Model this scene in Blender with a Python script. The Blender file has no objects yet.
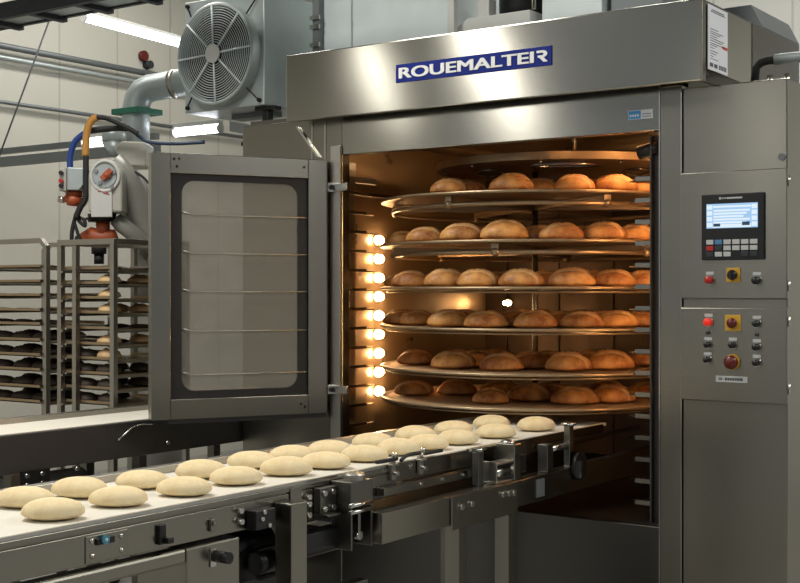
import bpy, bmesh, math, random
from mathutils import Matrix, Vector
random.seed(7)
SC = bpy.context.scene
COL = SC.collection
PI = math.pi

# ------------------------------------------------------------------ camera
FPX, YAW, EYE, CX, CY = 1270.0, math.radians(35.2), 1.5, 400.0, 291.5
cd = bpy.data.cameras.new('camera'); cam = bpy.data.objects.new('camera', cd); COL.objects.link(cam)
cam.location = (0, 0, EYE); cam.rotation_euler = (PI/2, 0, YAW)
cd.sensor_width = 36; cd.lens = FPX/800*36; cd.clip_start = .05
SC.camera = cam

# ------------------------------------------------------------------ world, unseen area lights, exposure
wd = bpy.data.worlds.new('world'); SC.world = wd; wd.use_nodes = True
bgn = wd.node_tree.nodes['Background']
bgn.inputs[0].default_value = (.86, .93, 1.0, 1); bgn.inputs[1].default_value = .24
def area(name, loc, sx, sy, power, color=(1, .97, .9), rot=(0, 0, 0)):
    l = bpy.data.lights.new(name, 'AREA'); l.shape = 'RECTANGLE'; l.size = sx; l.size_y = sy
    l.energy = power; l.color = color
    o = bpy.data.objects.new(name, l); COL.objects.link(o); o.location = loc; o.rotation_euler = rot
    return o
# area lights added out of view to fill the room and reflect in steel
area('unseen_area_light', (-6.50, 0.54, 3.3), 0.16, 3.72, 18, rot=(0, 0, -3.713))  # placed so its mirror image makes the narrow band on the hood
area('unseen_area_light', (-5.89, -0.49, 3.3), 0.34, 6.25, 50, rot=(0, 0, -3.613))  # placed so its mirror image makes the broad band on the hood
area('unseen_area_light', (-4.65, -3.95, 3.3), .36, 4.9, 60, rot=(0, 0, -3.451))  # added for a bright reflected patch on the control cabinet
area('unseen_area_light', (-4.4, 2.4, 4.7), 1.2, 2.2, 170)  # added overhead fill, also reaching the pale plenum
area('unseen_area_light', (1.2, 5.2, 4.0), 1.0, 4.5, 230)  # added at the right to brighten the door and right-facing steel
area('unseen_area_light', (-.4, -.8, 4.4), .6, 4, 60)  # fill added on the camera side
area('unseen_area_light', (-6.6, 6.2, 4.6), .6, 3.5, 95)
area('unseen_area_light', (-2.8, 7.6, 4.6), 2.5, .5, 80)
SC.view_settings.view_transform = 'Standard'; SC.view_settings.look = 'None'
SC.view_settings.exposure = 0.0; SC.view_settings.gamma = 1; SC.view_settings.use_curve_mapping = False

# ------------------------------------------------------------------ measuring helpers
RX, RY = math.cos(YAW), math.sin(YAW); FX, FY = -math.sin(YAW), math.cos(YAW)
def ray(u, v):
    a = (u-CX)/FPX
    return (FX+a*RX, FY+a*RY, -(v-CY)/FPX)
def PZ(u, v, z): d = ray(u, v); t = (z-EYE)/d[2]; return Vector((d[0]*t, d[1]*t, z))
def PY(u, v, y): d = ray(u, v); t = y/d[1]; return Vector((d[0]*t, y, EYE+d[2]*t))
def PX(u, v, x): d = ray(u, v); t = x/d[0]; return Vector((x, d[1]*t, EYE+d[2]*t))
def PD(u, v, t): d = ray(u, v); return Vector((d[0]*t, d[1]*t, EYE+d[2]*t))

# ------------------------------------------------------------------ materials
def lin(h):
    h = h.lstrip('#'); c = [int(h[i:i+2], 16)/255 for i in (0, 2, 4)]
    return tuple(x/12.92 if x <= .04045 else ((x+.055)/1.055)**2.4 for x in c)+(1,)
def nt(name):
    m = bpy.data.materials.new(name); m.use_nodes = True
    t = m.node_tree; return m, t, t.nodes['Principled BSDF']
def mat(name, col, rough=.5, metal=0., noise=.0, scale=20, stretch=(1, 1, 1), rnoise=0., bump=0., spec=.5, emit=None, es=0):
    m, t, b = nt(name); N, L = t.nodes, t.links
    b.inputs['Base Color'].default_value = lin(col); b.inputs['Roughness'].default_value = rough
    b.inputs['Metallic'].default_value = metal; b.inputs['Specular IOR Level'].default_value = spec
    if emit: b.inputs['Emission Color'].default_value = lin(emit); b.inputs['Emission Strength'].default_value = es
    if noise or rnoise or bump:
        tc = N.new('ShaderNodeTexCoord'); mp = N.new('ShaderNodeMapping'); mp.inputs['Scale'].default_value = stretch
        L.new(tc.outputs['Object'], mp.inputs[0])
        nz = N.new('ShaderNodeTexNoise'); nz.inputs['Scale'].default_value = scale; nz.inputs['Detail'].default_value = 5
        L.new(mp.outputs[0], nz.inputs['Vector'])
        if noise:
            mx = N.new('ShaderNodeMix'); mx.data_type = 'RGBA'; c = lin(col)
            mx.inputs[6].default_value = tuple(x*(1-noise) for x in c[:3])+(1,)
            mx.inputs[7].default_value = tuple(min(1, x*(1+noise)) for x in c[:3])+(1,)
            L.new(nz.outputs['Fac'], mx.inputs[0]); L.new(mx.outputs[2], b.inputs['Base Color'])
        if rnoise:
            mr = N.new('ShaderNodeMapRange'); mr.inputs[1].default_value = .3; mr.inputs[2].default_value = .7
            mr.inputs[3].default_value = max(.03, rough-rnoise); mr.inputs[4].default_value = rough+rnoise
            L.new(nz.outputs['Fac'], mr.inputs[0]); L.new(mr.outputs[0], b.inputs['Roughness'])
        if bump:
            bp = N.new('ShaderNodeBump'); bp.inputs['Strength'].default_value = bump; bp.inputs['Distance'].default_value = .005
            L.new(nz.outputs['Fac'], bp.inputs['Height']); L.new(bp.outputs[0], b.inputs['Normal'])
    return m
def steel(name, col, rough, aniso=.6, noise=.06, stretch=(1.5, 1.5, 130), smudge=.06):
    """brushed stainless: horizontal grain plus broad wiped smudges"""
    m, t, b = nt(name); N, L = t.nodes, t.links
    b.inputs['Metallic'].default_value = 1; b.inputs['Anisotropic'].default_value = aniso; b.inputs['Anisotropic Rotation'].default_value = .25
    tg = N.new('ShaderNodeTangent'); tg.direction_type = 'RADIAL'; tg.axis = 'Z'; L.new(tg.outputs[0], b.inputs['Tangent'])
    tc = N.new('ShaderNodeTexCoord'); mp = N.new('ShaderNodeMapping'); mp.inputs['Scale'].default_value = stretch
    L.new(tc.outputs['Object'], mp.inputs[0])
    g = N.new('ShaderNodeTexNoise'); g.inputs['Scale'].default_value = 4; g.inputs['Detail'].default_value = 4; L.new(mp.outputs[0], g.inputs['Vector'])
    s = N.new('ShaderNodeTexNoise'); s.inputs['Scale'].default_value = 3; s.inputs['Detail'].default_value = 5; L.new(tc.outputs['Object'], s.inputs['Vector'])
    mx = N.new('ShaderNodeMix'); mx.data_type = 'RGBA'; c = lin(col)
    mx.inputs[6].default_value = tuple(x*(1-noise) for x in c[:3])+(1,); mx.inputs[7].default_value = tuple(min(1, x*(1+noise)) for x in c[:3])+(1,)
    L.new(g.outputs['Fac'], mx.inputs[0]); L.new(mx.outputs[2], b.inputs['Base Color'])
    ad = N.new('ShaderNodeMath'); ad.operation = 'ADD'; L.new(g.outputs['Fac'], ad.inputs[0]); L.new(s.outputs['Fac'], ad.inputs[1])
    mr = N.new('ShaderNodeMapRange'); mr.inputs[1].default_value = .7; mr.inputs[2].default_value = 1.3
    mr.inputs[3].default_value = max(.05, rough-smudge); mr.inputs[4].default_value = rough+smudge
    L.new(ad.outputs[0], mr.inputs[0]); L.new(mr.outputs[0], b.inputs['Roughness'])
    return m
def emis(name, col, s):
    m, t, b = nt(name); b.inputs['Base Color'].default_value = lin(col)
    b.inputs['Emission Color'].default_value = lin(col); b.inputs['Emission Strength'].default_value = s; return m

M = {}
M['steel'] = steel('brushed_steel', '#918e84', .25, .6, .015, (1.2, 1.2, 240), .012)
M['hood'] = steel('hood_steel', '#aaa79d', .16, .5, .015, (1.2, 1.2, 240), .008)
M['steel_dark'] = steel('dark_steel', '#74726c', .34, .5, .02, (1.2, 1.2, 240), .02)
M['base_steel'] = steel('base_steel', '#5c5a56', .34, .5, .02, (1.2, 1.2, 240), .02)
M['frame'] = steel('frame_steel', '#aaa69d', .36, .3, .02, (1.2, 1.2, 240), .02)
M['black_steel'] = mat('black_steel', '#2a2a29', .45, .7, rnoise=.1)
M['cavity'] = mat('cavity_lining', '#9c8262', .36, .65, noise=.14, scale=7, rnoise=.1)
M['cavity_shaded'] = mat('shaded_cavity_lining', '#4f4032', .4, .7, noise=.16, scale=7, rnoise=.1)  # same lining with shade put into its colour, for the back wall
M['dark_frame'] = mat('dark_painted_frame', '#454442', .5, .4, noise=.1, scale=10)
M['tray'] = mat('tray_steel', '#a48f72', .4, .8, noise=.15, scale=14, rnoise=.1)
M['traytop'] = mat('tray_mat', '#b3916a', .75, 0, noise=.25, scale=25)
M['chrome'] = mat('bolt_chrome', '#c9c8c2', .22, 1)
M['galv'] = mat('galvanised_sheet', '#a9b1b1', .42, .4, noise=.12, scale=9, rnoise=.08)
M['galv_light'] = mat('pale_galvanised_sheet', '#d2dcdd', .38, .12, noise=.08, scale=6, rnoise=.08)
M['galv_dark'] = mat('grey_sheet', '#6f7475', .5, .5, noise=.1, scale=8)
M['black'] = mat('black_plastic', '#141414', .35, noise=.1)
M['rubber'] = mat('black_rubber', '#1b1b1b', .6, noise=.1)
M['white'] = mat('white_enamel', '#c9cac6', .4, noise=.04)
M['robot'] = mat('robot_grey_paint', '#b4b1a6', .4, noise=.08, scale=12)
M['robot2'] = mat('robot_arm_grey', '#8d8c84', .4, .2, noise=.08, scale=10)
M['orange'] = mat('robot_orange_paint', '#a8512c', .45, noise=.15, scale=15)
M['blue_hose'] = mat('blue_hose', '#1f3f86', .35, noise=.05)
M['blue_dark'] = mat('dark_blue_hose', '#2a3c55', .4, noise=.05)
M['yellow_hose'] = mat('yellow_hose', '#c08a3e', .5, noise=.1)
M['teal'] = mat('teal_plastic', '#3f7f94', .35, noise=.06)
M['green'] = mat('green_flange', '#1f6650', .5, noise=.1)
M['red'] = mat('red_plastic', '#b02822', .3, noise=.05, scale=8)
M['red_dark'] = mat('dark_red_plastic', '#5d1c16', .3, noise=.05, scale=8)
M['red_lit'] = mat('lit_red_button', '#c8281e', .3, emit='#e03020', es=.5)
M['yellow'] = mat('yellow_plate', '#c99a2e', .5, noise=.06, scale=8)
M['panel_grey'] = mat('light_key', '#b9bbb9', .4, noise=.03)
M['key_blue'] = mat('blue_key', '#4f7fae', .4, noise=.03)
M['key_dark'] = mat('dark_key', '#2b2d31', .4, noise=.03)
M['sign_blue'] = mat('sign_blue', '#16297f', .6, noise=.08, scale=6, spec=.2)
M['sign_white'] = mat('sign_white', '#f0f0ee', .5, noise=.03)
M['ink'] = mat('dark_ink', '#43464b', .6, noise=.05)
M['ink_blue'] = mat('blue_ink', '#2a7fb4', .5, noise=.05)
M['paper'] = mat('white_label', '#c6c8cc', .55, noise=.03)
M['belt'] = mat('white_belt', '#d3cec1', .8, noise=.08, scale=18)
M['tube'] = emis('fluorescent_glow', '#f4f8ff', 9)
M['oven_glow'] = emis('oven_lamp_glow', '#ffd096', 95)
M['oven_glow_soft'] = emis('oven_tube_glow', '#ffca92', 80)
M['screen'] = mat('screen_glow', '#26333f', .2, emit='#9fc6ea', es=1.0)
M['screen_w'] = mat('screen_white', '#38434c', .2, emit='#dcebf6', es=1.0)
M['screen_d'] = mat('screen_dark', '#1e2a36', .2, emit='#2c4a6a', es=.6)
M['mesh_dark'] = mat('dark_ironwork', '#33353a', .6, .3, noise=.15)
M['rackloaf'] = mat('dark_crust', '#3a2f27', .75, noise=.35, scale=16, bump=.3)
M['paleloaf'] = mat('pale_crust', '#c9a97c', .7, noise=.12, scale=16)

def glass_mat():
    m, t, b = nt('door_glass')
    b.inputs['Base Color'].default_value = (.86, .84, .78, 1); b.inputs['Roughness'].default_value = .03
    b.inputs['Transmission Weight'].default_value = 0; b.inputs['Alpha'].default_value = .38
    b.inputs['Base Color'].default_value = lin('#8b877b')
    b.inputs['Specular IOR Level'].default_value = .8
    N, L = t.nodes, t.links
    tc = N.new('ShaderNodeTexCoord'); nz = N.new('ShaderNodeTexNoise'); nz.inputs['Scale'].default_value = 5; nz.inputs['Detail'].default_value = 6
    L.new(tc.outputs['Object'], nz.inputs['Vector'])
    mr = N.new('ShaderNodeMapRange'); mr.inputs[3].default_value = .36; mr.inputs[4].default_value = .6
    L.new(nz.outputs['Fac'], mr.inputs[0]); L.new(mr.outputs[0], b.inputs['Alpha'])
    return m
M['glass'] = glass_mat()

def crust():
    m, t, b = nt('baked_crust'); N, L = t.nodes, t.links
    tc = N.new('ShaderNodeTexCoord'); oi = N.new('ShaderNodeObjectInfo')
    ad = N.new('ShaderNodeVectorMath'); L.new(tc.outputs['Object'], ad.inputs[0])
    cb = N.new('ShaderNodeCombineXYZ'); L.new(oi.outputs['Random'], cb.inputs[0]); 
    L.new(cb.outputs[0], ad.inputs[1])
    nz = N.new('ShaderNodeTexNoise'); nz.inputs['Scale'].default_value = 11; nz.inputs['Detail'].default_value = 6; nz.inputs['Roughness'].default_value = .65
    L.new(ad.outputs[0], nz.inputs['Vector'])
    r = N.new('ShaderNodeValToRGB'); e = r.color_ramp.elements
    e[0].position = .36; e[0].color = lin('#84491d'); e[1].position = .64; e[1].color = lin('#d59c58')
    L.new(nz.outputs['Fac'], r.inputs[0])
    at = N.new('ShaderNodeAttribute'); at.attribute_name = 'cut'
    mx = N.new('ShaderNodeMix'); mx.data_type = 'RGBA'; mx.inputs[7].default_value = lin('#efcf9c')
    L.new(at.outputs['Fac'], mx.inputs[0]); L.new(r.outputs[0], mx.inputs[6]); L.new(mx.outputs[2], b.inputs['Base Color'])
    b.inputs['Roughness'].default_value = .5; b.inputs['Specular IOR Level'].default_value = .4
    bp = N.new('ShaderNodeBump'); bp.inputs['Strength'].default_value = .35; bp.inputs['Distance'].default_value = .01
    L.new(nz.outputs['Fac'], bp.inputs['Height']); L.new(bp.outputs[0], b.inputs['Normal'])
    return m
M['crust'] = crust()
def dough():
    m, t, b = nt('raw_dough'); N, L = t.nodes, t.links
    tc = N.new('ShaderNodeTexCoord'); nz = N.new('ShaderNodeTexNoise'); nz.inputs['Scale'].default_value = 14; nz.inputs['Detail'].default_value = 7; nz.inputs['Roughness'].default_value = .7
    L.new(tc.outputs['Object'], nz.inputs['Vector'])
    r = N.new('ShaderNodeValToRGB'); e = r.color_ramp.elements
    e[0].position = .32; e[0].color = lin('#d6bd8c'); e[1].position = .66; e[1].color = lin('#e8d8b2')
    L.new(nz.outputs['Fac'], r.inputs[0]); L.new(r.outputs[0], b.inputs['Base Color'])
    b.inputs['Roughness'].default_value = .75; b.inputs['Subsurface Weight'].default_value = .15; b.inputs['Subsurface Radius'].default_value = (.02, .012, .006)
    bp = N.new('ShaderNodeBump'); bp.inputs['Strength'].default_value = .15; bp.inputs['Distance'].default_value = .006
    L.new(nz.outputs['Fac'], bp.inputs['Height']); L.new(bp.outputs[0], b.inputs['Normal'])
    return m
M['dough'] = dough()
def wallmat(name, col, axis, pitch):
    m, t, b = nt(name); N, L = t.nodes, t.links
    tc = N.new('ShaderNodeTexCoord'); sp = N.new('ShaderNodeSeparateXYZ'); L.new(tc.outputs['Object'], sp.inputs[0])
    dv = N.new('ShaderNodeMath'); dv.operation = 'DIVIDE'; dv.inputs[1].default_value = pitch; L.new(sp.outputs[axis], dv.inputs[0])
    fr = N.new('ShaderNodeMath'); fr.operation = 'FRACT'; L.new(dv.outputs[0], fr.inputs[0])
    lt = N.new('ShaderNodeMath'); lt.operation = 'LESS_THAN'; lt.inputs[1].default_value = .018/pitch; L.new(fr.outputs[0], lt.inputs[0])
    nz = N.new('ShaderNodeTexNoise'); nz.inputs['Scale'].default_value = 1.3; nz.inputs['Detail'].default_value = 5; L.new(tc.outputs['Object'], nz.inputs['Vector'])
    c = lin(col); m1 = N.new('ShaderNodeMix'); m1.data_type = 'RGBA'
    m1.inputs[6].default_value = tuple(x*.9 for x in c[:3])+(1,); m1.inputs[7].default_value = c; L.new(nz.outputs['Fac'], m1.inputs[0])
    m2 = N.new('ShaderNodeMix'); m2.data_type = 'RGBA'; L.new(lt.outputs[0], m2.inputs[0]); L.new(m1.outputs[2], m2.inputs[6])
    m2.inputs[7].default_value = tuple(x*.72 for x in c[:3])+(1,); L.new(m2.outputs[2], b.inputs['Base Color'])
    b.inputs['Roughness'].default_value = .55
    return m
M['wall'] = wallmat('wall_panels', '#bdbbb0', 1, .62)
M['wallb'] = wallmat('wall_panels_rear', '#c6c6c0', 0, .62)
M['floor'] = mat('concrete_floor', '#888681', .55, noise=.2, scale=3, rnoise=.12)
M['ceil'] = mat('ceiling_panel', '#8b8b86', .8, noise=.06, scale=2)

# ------------------------------------------------------------------ mesh helpers
class MB:
    def __init__(s): s.v = []; s.f = []; s.sm = []
    def add(s, vs, fs, smooth=False):
        n = len(s.v); s.v += [Vector(v) for v in vs]; s.f += [tuple(i+n for i in f) for f in fs]
        s.sm += [smooth]*len(fs) if isinstance(smooth, bool) else list(smooth); return s
    def box(s, x0, x1, y0, y1, z0, z1, mtx=None):
        x0, x1 = sorted((x0, x1)); y0, y1 = sorted((y0, y1)); z0, z1 = sorted((z0, z1))
        vs = [Vector((x, y, z)) for z in (z0, z1) for y in (y0, y1) for x in (x0, x1)]
        if mtx is not None: vs = [mtx @ v for v in vs]
        return s.add(vs, [(0, 2, 3, 1), (4, 5, 7, 6), (0, 1, 5, 4), (2, 6, 7, 3), (0, 4, 6, 2), (1, 3, 7, 5)])
    def bar(s, a, b, w, h, up=(0, 0, 1)):
        a, b = Vector(a), Vector(b); d = (b-a).normalized(); u = Vector(up)
        sx = d.cross(u)
        if sx.length < 1e-4: sx = d.cross(Vector((0, 1, 0)))
        sx.normalize(); uz = sx.cross(d).normalized()
        vs = [p+sx*i*w/2+uz*j*h/2 for p in (a, b) for i, j in ((-1, -1), (1, -1), (1, 1), (-1, 1))]
        return s.add(vs, [(3, 2, 1, 0), (4, 5, 6, 7), (0, 1, 5, 4), (1, 2, 6, 5), (2, 3, 7, 6), (3, 0, 4, 7)])
    def cyl(s, a, b, r, n=20, r1=None):
        a, b = Vector(a), Vector(b); r1 = r if r1 is None else r1
        d = (b-a).normalized(); q = Vector((0, 0, 1)) if abs(d.z) < .9 else Vector((1, 0, 0))
        x = d.cross(q).normalized(); y = d.cross(x)
        vs = [p+(x*math.cos(2*PI*i/n)+y*math.sin(2*PI*i/n))*rr for p, rr in ((a, r), (b, r1)) for i in range(n)]
        fs = [(i, (i+1) % n, n+(i+1) % n, n+i) for i in range(n)]
        return s.add(vs, [tuple(range(n))[::-1], tuple(range(n, 2*n))]+fs, [False, False]+[True]*n)
    def tube(s, pts, r, n=10, cyc=False):
        pts = [Vector(p) for p in pts]; k = len(pts); vs = []; prev = None
        for i, p in enumerate(pts):
            d = (pts[(i+1) % k]-pts[i-1]) if cyc else (pts[min(i+1, k-1)]-pts[max(i-1, 0)])
            d.normalize()
            if prev is None:
                q = Vector((0, 0, 1)) if abs(d.z) < .9 else Vector((1, 0, 0)); x = d.cross(q).normalized()
            else: x = (prev-d*prev.dot(d)).normalized()
            prev = x; y = d.cross(x); rr = r[i] if isinstance(r, (list, tuple)) else r
            vs += [p+(x*math.cos(2*PI*j/n)+y*math.sin(2*PI*j/n))*rr for j in range(n)]
        fs = []
        for i in range(k if cyc else k-1):
            a, b = i*n, ((i+1) % k)*n
            fs += [(a+j, a+(j+1) % n, b+(j+1) % n, b+j) for j in range(n)]
        sm = [True]*len(fs)
        if not cyc: fs += [tuple(range(n))[::-1], tuple(range((k-1)*n, k*n))]; sm += [False, False]
        return s.add(vs, fs, sm)
    def ring(s, c, R, r, axis='z', n=64, m=8):
        pts = []
        for i in range(n):
            a = 2*PI*i/n; p = (R*math.cos(a), R*math.sin(a), 0)
            if axis == 'y': p = (p[0], 0, p[1])
            pts.append(Vector(c)+Vector(p))
        return s.tube(pts, r, m, True)
    def lathe(s, prof, c, n=48, axis='z', smooth=True):
        vs = []
        for rr, z in prof:
            for i in range(n):
                a = 2*PI*i/n; p = (rr*math.cos(a), rr*math.sin(a), z)
                if axis == 'y': p = (p[0], p[2], p[1])
                vs.append(Vector(c)+Vector(p))
        k = len(prof)
        fs = [(i*n+j, i*n+(j+1) % n, (i+1)*n+(j+1) % n, (i+1)*n+j) for i in range(k-1) for j in range(n)]
        return s.add(vs, fs, smooth)
    def prism(s, poly, ext):
        """planar polygon of 3-D points extruded by a vector"""
        n = len(poly); e = Vector(ext); p = [Vector(q) for q in poly]
        return s.add(p+[q+e for q in p], [tuple(range(n))[::-1], tuple(range(n, 2*n))]+[(i, (i+1) % n, n+(i+1) % n, n+i) for i in range(n)])
    def ell(s, c, rx, ry, rz, n=16, m=10):
        vs = [Vector(c)+Vector((rx*math.sin(PI*j/m)*math.cos(2*PI*i/n), ry*math.sin(PI*j/m)*math.sin(2*PI*i/n), rz*math.cos(PI*j/m))) for j in range(m+1) for i in range(n)]
        return s.add(vs, [(j*n+i, (j+1)*n+i, (j+1)*n+(i+1) % n, j*n+(i+1) % n) for j in range(m) for i in range(n)], True)
    def xf(s, mtx): s.v = [mtx @ v for v in s.v]; return s

WM = {}          # world matrix of every linked object
def mesh_of(mb, name, inv, m):
    me = bpy.data.meshes.new(name)
    me.from_pydata([inv @ v for v in mb.v], [], mb.f)
    bm = bmesh.new(); bm.from_mesh(me)
    if bm.faces:
        for f, q in zip(bm.faces, mb.sm): f.smooth = q
        bmesh.ops.recalc_face_normals(bm, faces=bm.faces)
    bm.to_mesh(me); bm.free()
    me.materials.append(M[m]); return me
def obj(name, mb, m, parent=None, bevel=0, loc=None, label=None, cat=None, group=None, kind=None):
    if parent is not None: w = WM[parent.name]
    else:
        if loc is None:
            xs = [v.x for v in mb.v]; ys = [v.y for v in mb.v]; zs = [v.z for v in mb.v]
            loc = ((min(xs)+max(xs))/2, (min(ys)+max(ys))/2, min(zs))
        w = Matrix.Translation(loc)
    o = bpy.data.objects.new(name, mesh_of(mb, name, w.inverted(), m)); COL.objects.link(o)
    if parent is not None: o.parent = parent
    else: o.location = loc
    WM[o.name] = w
    if bevel:
        b = o.modifiers.new('bevel', 'BEVEL'); b.width = bevel; b.segments = 2; b.limit_method = 'ANGLE'; b.angle_limit = math.radians(40)
    tag(o, label, cat, group, kind); return o
def tag(o, label=None, cat=None, group=None, kind=None):
    for k, v in (('label', label), ('category', cat), ('group', group), ('kind', kind)):
        if v: o[k] = v
def thing(name, label, cat, loc=(0, 0, 0), rz=0, group=None):
    o = bpy.data.objects.new(name, None); COL.objects.link(o); o.location = loc; o.rotation_euler = (0, 0, rz); o.empty_display_size = .1
    WM[o.name] = Matrix.Translation(loc) @ Matrix.Rotation(rz, 4, 'Z'); tag(o, label, cat, group); return o
def copy_thing(src, loc, rz, label, group=None):
    c = src.copy(); COL.objects.link(c); c.location = loc; c.rotation_euler = (0, 0, rz); c['label'] = label
    if group: c['group'] = group
    WM[c.name] = Matrix.Translation(loc) @ Matrix.Rotation(rz, 4, 'Z')
    for ch in src.children:
        d = ch.copy(); COL.objects.link(d); d.parent = c
        for g in ch.children:
            e = g.copy(); COL.objects.link(e); e.parent = d
    return c
def part_copy(src, off, parent=None):
    c = src.copy(); COL.objects.link(c); c.parent = parent or src.parent; c.location = Vector(src.location)+Vector(off); return c
def struct(name, mb, m): return obj(name, mb, m, kind='structure', loc=(0, 0, 0))
def text_mb(body, height, depth, bold=.0):
    cu = bpy.data.curves.new('lettering', 'FONT'); cu.body = body; cu.size = 1; cu.extrude = .01; cu.offset = bold
    ob = bpy.data.objects.new('lettering', cu); COL.objects.link(ob)
    me = bpy.data.meshes.new_from_object(ob)
    mb = MB(); mb.add([v.co.copy() for v in me.vertices], [tuple(p.vertices) for p in me.polygons])
    bpy.data.objects.remove(ob); bpy.data.curves.remove(cu); bpy.data.meshes.remove(me)
    x0 = min(v.x for v in mb.v); x1 = max(v.x for v in mb.v); y0 = min(v.y for v in mb.v); y1 = max(v.y for v in mb.v)
    k = height/(y1-y0)
    mb.v = [Vector(((v.x-x0)*k, (v.y-y0)*k, (v.z/.01)*depth/2)) for v in mb.v]
    return mb, (x1-x0)*k
ORD = ['first', 'second', 'third', 'fourth', 'fifth', 'sixth', 'seventh', 'eighth', 'ninth', 'tenth', 'eleventh', 'twelfth', 'thirteenth', 'fourteenth', 'fifteenth']

# ------------------------------------------------------------------ the setting
struct('floor', MB().box(-8.4, 2.5, -3, 9.7, -.1, 0), 'floor')
struct('wall_left', MB().box(-8.4, -8.2, -3, 9.7, 0, 5), 'wall')
struct('wall_back', MB().box(-8.2, 2.5, 9.5, 9.7, 0, 5), 'wallb')
struct('ceiling', MB().box(-8.4, 2.5, -3, 9.7, 5, 5.1), 'ceil')

# ------------------------------------------------------------------ rotary oven
YF = 4.82
XL, XR = -4.38, -2.012           # body left and right
OL, OR_, OT, OB = -3.74, -2.11, 2.156, .543   # opening
YB = 6.65
oven = thing('rotary_oven', 'large stainless rotary bakery oven with its door standing open', 'oven', ((XL+XR)/2, YF, 0))
b = MB(); b.box(XL, OL, YF, YF+.06, 0, 2.34); obj('left_front_panel', b, 'steel', oven, .004)
b = MB(); b.box(OR_, XR-.002, YF, YF+.05, 0, 2.33); obj('right_jamb', b, 'steel', oven, .004)
b = MB(); b.box(OL, OR_-.002, YF, YF+.05, OT, 2.34); obj('lintel', b, 'hood', oven, .003)
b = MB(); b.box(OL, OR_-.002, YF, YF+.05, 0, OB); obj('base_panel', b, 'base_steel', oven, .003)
b = MB(); b.box(OL-.06, OL-.001, YF-.015, YF-.001, OB, 2.2); obj('door_jamb', b, 'frame', oven, .002)
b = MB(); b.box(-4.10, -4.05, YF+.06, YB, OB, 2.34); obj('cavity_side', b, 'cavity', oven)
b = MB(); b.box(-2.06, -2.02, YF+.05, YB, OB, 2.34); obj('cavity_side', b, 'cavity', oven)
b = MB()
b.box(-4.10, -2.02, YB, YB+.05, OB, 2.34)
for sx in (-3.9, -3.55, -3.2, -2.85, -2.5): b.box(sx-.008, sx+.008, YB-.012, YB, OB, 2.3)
obj('cavity_back', b, 'cavity_shaded', oven)
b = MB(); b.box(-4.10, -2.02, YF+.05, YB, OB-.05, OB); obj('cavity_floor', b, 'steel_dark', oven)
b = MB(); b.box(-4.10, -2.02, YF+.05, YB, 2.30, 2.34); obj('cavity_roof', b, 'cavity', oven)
obj('baffle', MB().box(-4.049, -3.97, 5.35, 6.2, 2.0, 2.015), 'cavity_shaded', oven)
b = MB(); b.box(XL, XR, YB+.05, YB+.1, 0, 2.34); obj('rear_panel', b, 'steel_dark', oven)
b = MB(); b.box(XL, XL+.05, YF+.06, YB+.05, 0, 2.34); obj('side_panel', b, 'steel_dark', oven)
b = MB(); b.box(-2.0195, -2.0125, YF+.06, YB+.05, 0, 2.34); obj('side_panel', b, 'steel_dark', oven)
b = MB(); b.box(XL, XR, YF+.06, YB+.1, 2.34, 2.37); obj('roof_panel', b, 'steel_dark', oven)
# hood
YH = 4.72
h0 = PY(286, 125.5, YH); h1 = PY(702, 83, YH); ht = PY(286, 57.6, YH).z; ht2 = PY(660, 1.2, YH).z
HZ0, HZ1 = 2.322, (ht+ht2)/2
HXL, HXR = h0.x, h1.x
b = MB(); b.box(HXL, HXR, YH+.012, 5.85, HZ0+.05, HZ1); b.box(HXL, HXR, YH, YH+.012, HZ0, HZ1)
obj('hood', b, 'hood', oven, .006)
b = MB(); b.box(HXL+.01, HXR-.01, YH+.0125, YF, HZ0+.03, HZ0+.049)
obj('hood_lip', b, 'hood', oven, .002)
b = MB(); b.box(HXR-.004, HXR+.004, YH-.006, YH+.03, HZ0-.003, HZ1); obj('hood_edge_trim', b, 'steel', oven, .002)
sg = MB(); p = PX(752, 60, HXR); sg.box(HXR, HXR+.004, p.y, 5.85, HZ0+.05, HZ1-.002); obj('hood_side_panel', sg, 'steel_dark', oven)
# chamfer gusset left of the opening
g0 = PY(297, 127, YF); g1 = PY(318, 157, YF)
b = MB(); b.prism([(g0.x, YF-.012, g0.z), (g0.x+.014, YF-.012, g0.z), (g1.x+.014, YF-.012, g1.z), (g1.x, YF-.012, g1.z)], (0, .01, 0)); obj('gusset_strip', b, 'chrome', oven)
b = MB()
x = PY(312.5, 130, YF).x; b.box(x-.003, x+.003, YF-.004, YF, 2.0, 2.33)
x = PY(325.5, 130, YF).x; b.box(x-.003, x+.003, YF-.004, YF, 2.0, 2.33)
obj('panel_seam', b, 'chrome', oven)
b = MB(); b.box(XR-.006, XR-.002, YF-.004, YF, .0, 2.3); b.box(OR_-.002, OR_+.002, YF-.004, YF, 0, 2.33); obj('jamb_seam', b, 'chrome', oven)
# blue nameplate on the hood
p0, p1 = PY(396.5, 67, YH), PY(552, 43.5, YH); q0, q1 = PY(396.5, 84, YH), PY(552, 64, YH)
sz1 = (p0.z+p1.z)/2; sz0 = (q0.z+q1.z)/2; sx0, sx1 = p0.x, p1.x
sp = obj('name_sign', MB().box(sx0, sx1, YH-.006, YH, sz0, sz1), 'sign_blue', oven, .001, label='blue name sign with white capital letters')
hh = (sz1-sz0)*.60; base = sz0+(sz1-sz0)*.2
t0_, tw = text_mb('ROUEMALTEI', hh, .003, .0)
tm = MB()
for k, (ox, oz) in enumerate(((-.045, -.02), (0, -.02), (.045, -.02), (-.045, .02), (0, .02), (.045, .02))): tm.add([Vector((v.x+ox*hh, v.y*.96+oz*hh+.02*hh, v.z+k*.00005)) for v in t0_.v], t0_.f)
avail = (sx1-sx0)*.865; kx = avail/tw; tx0 = sx0+(sx1-sx0)*.028
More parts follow.
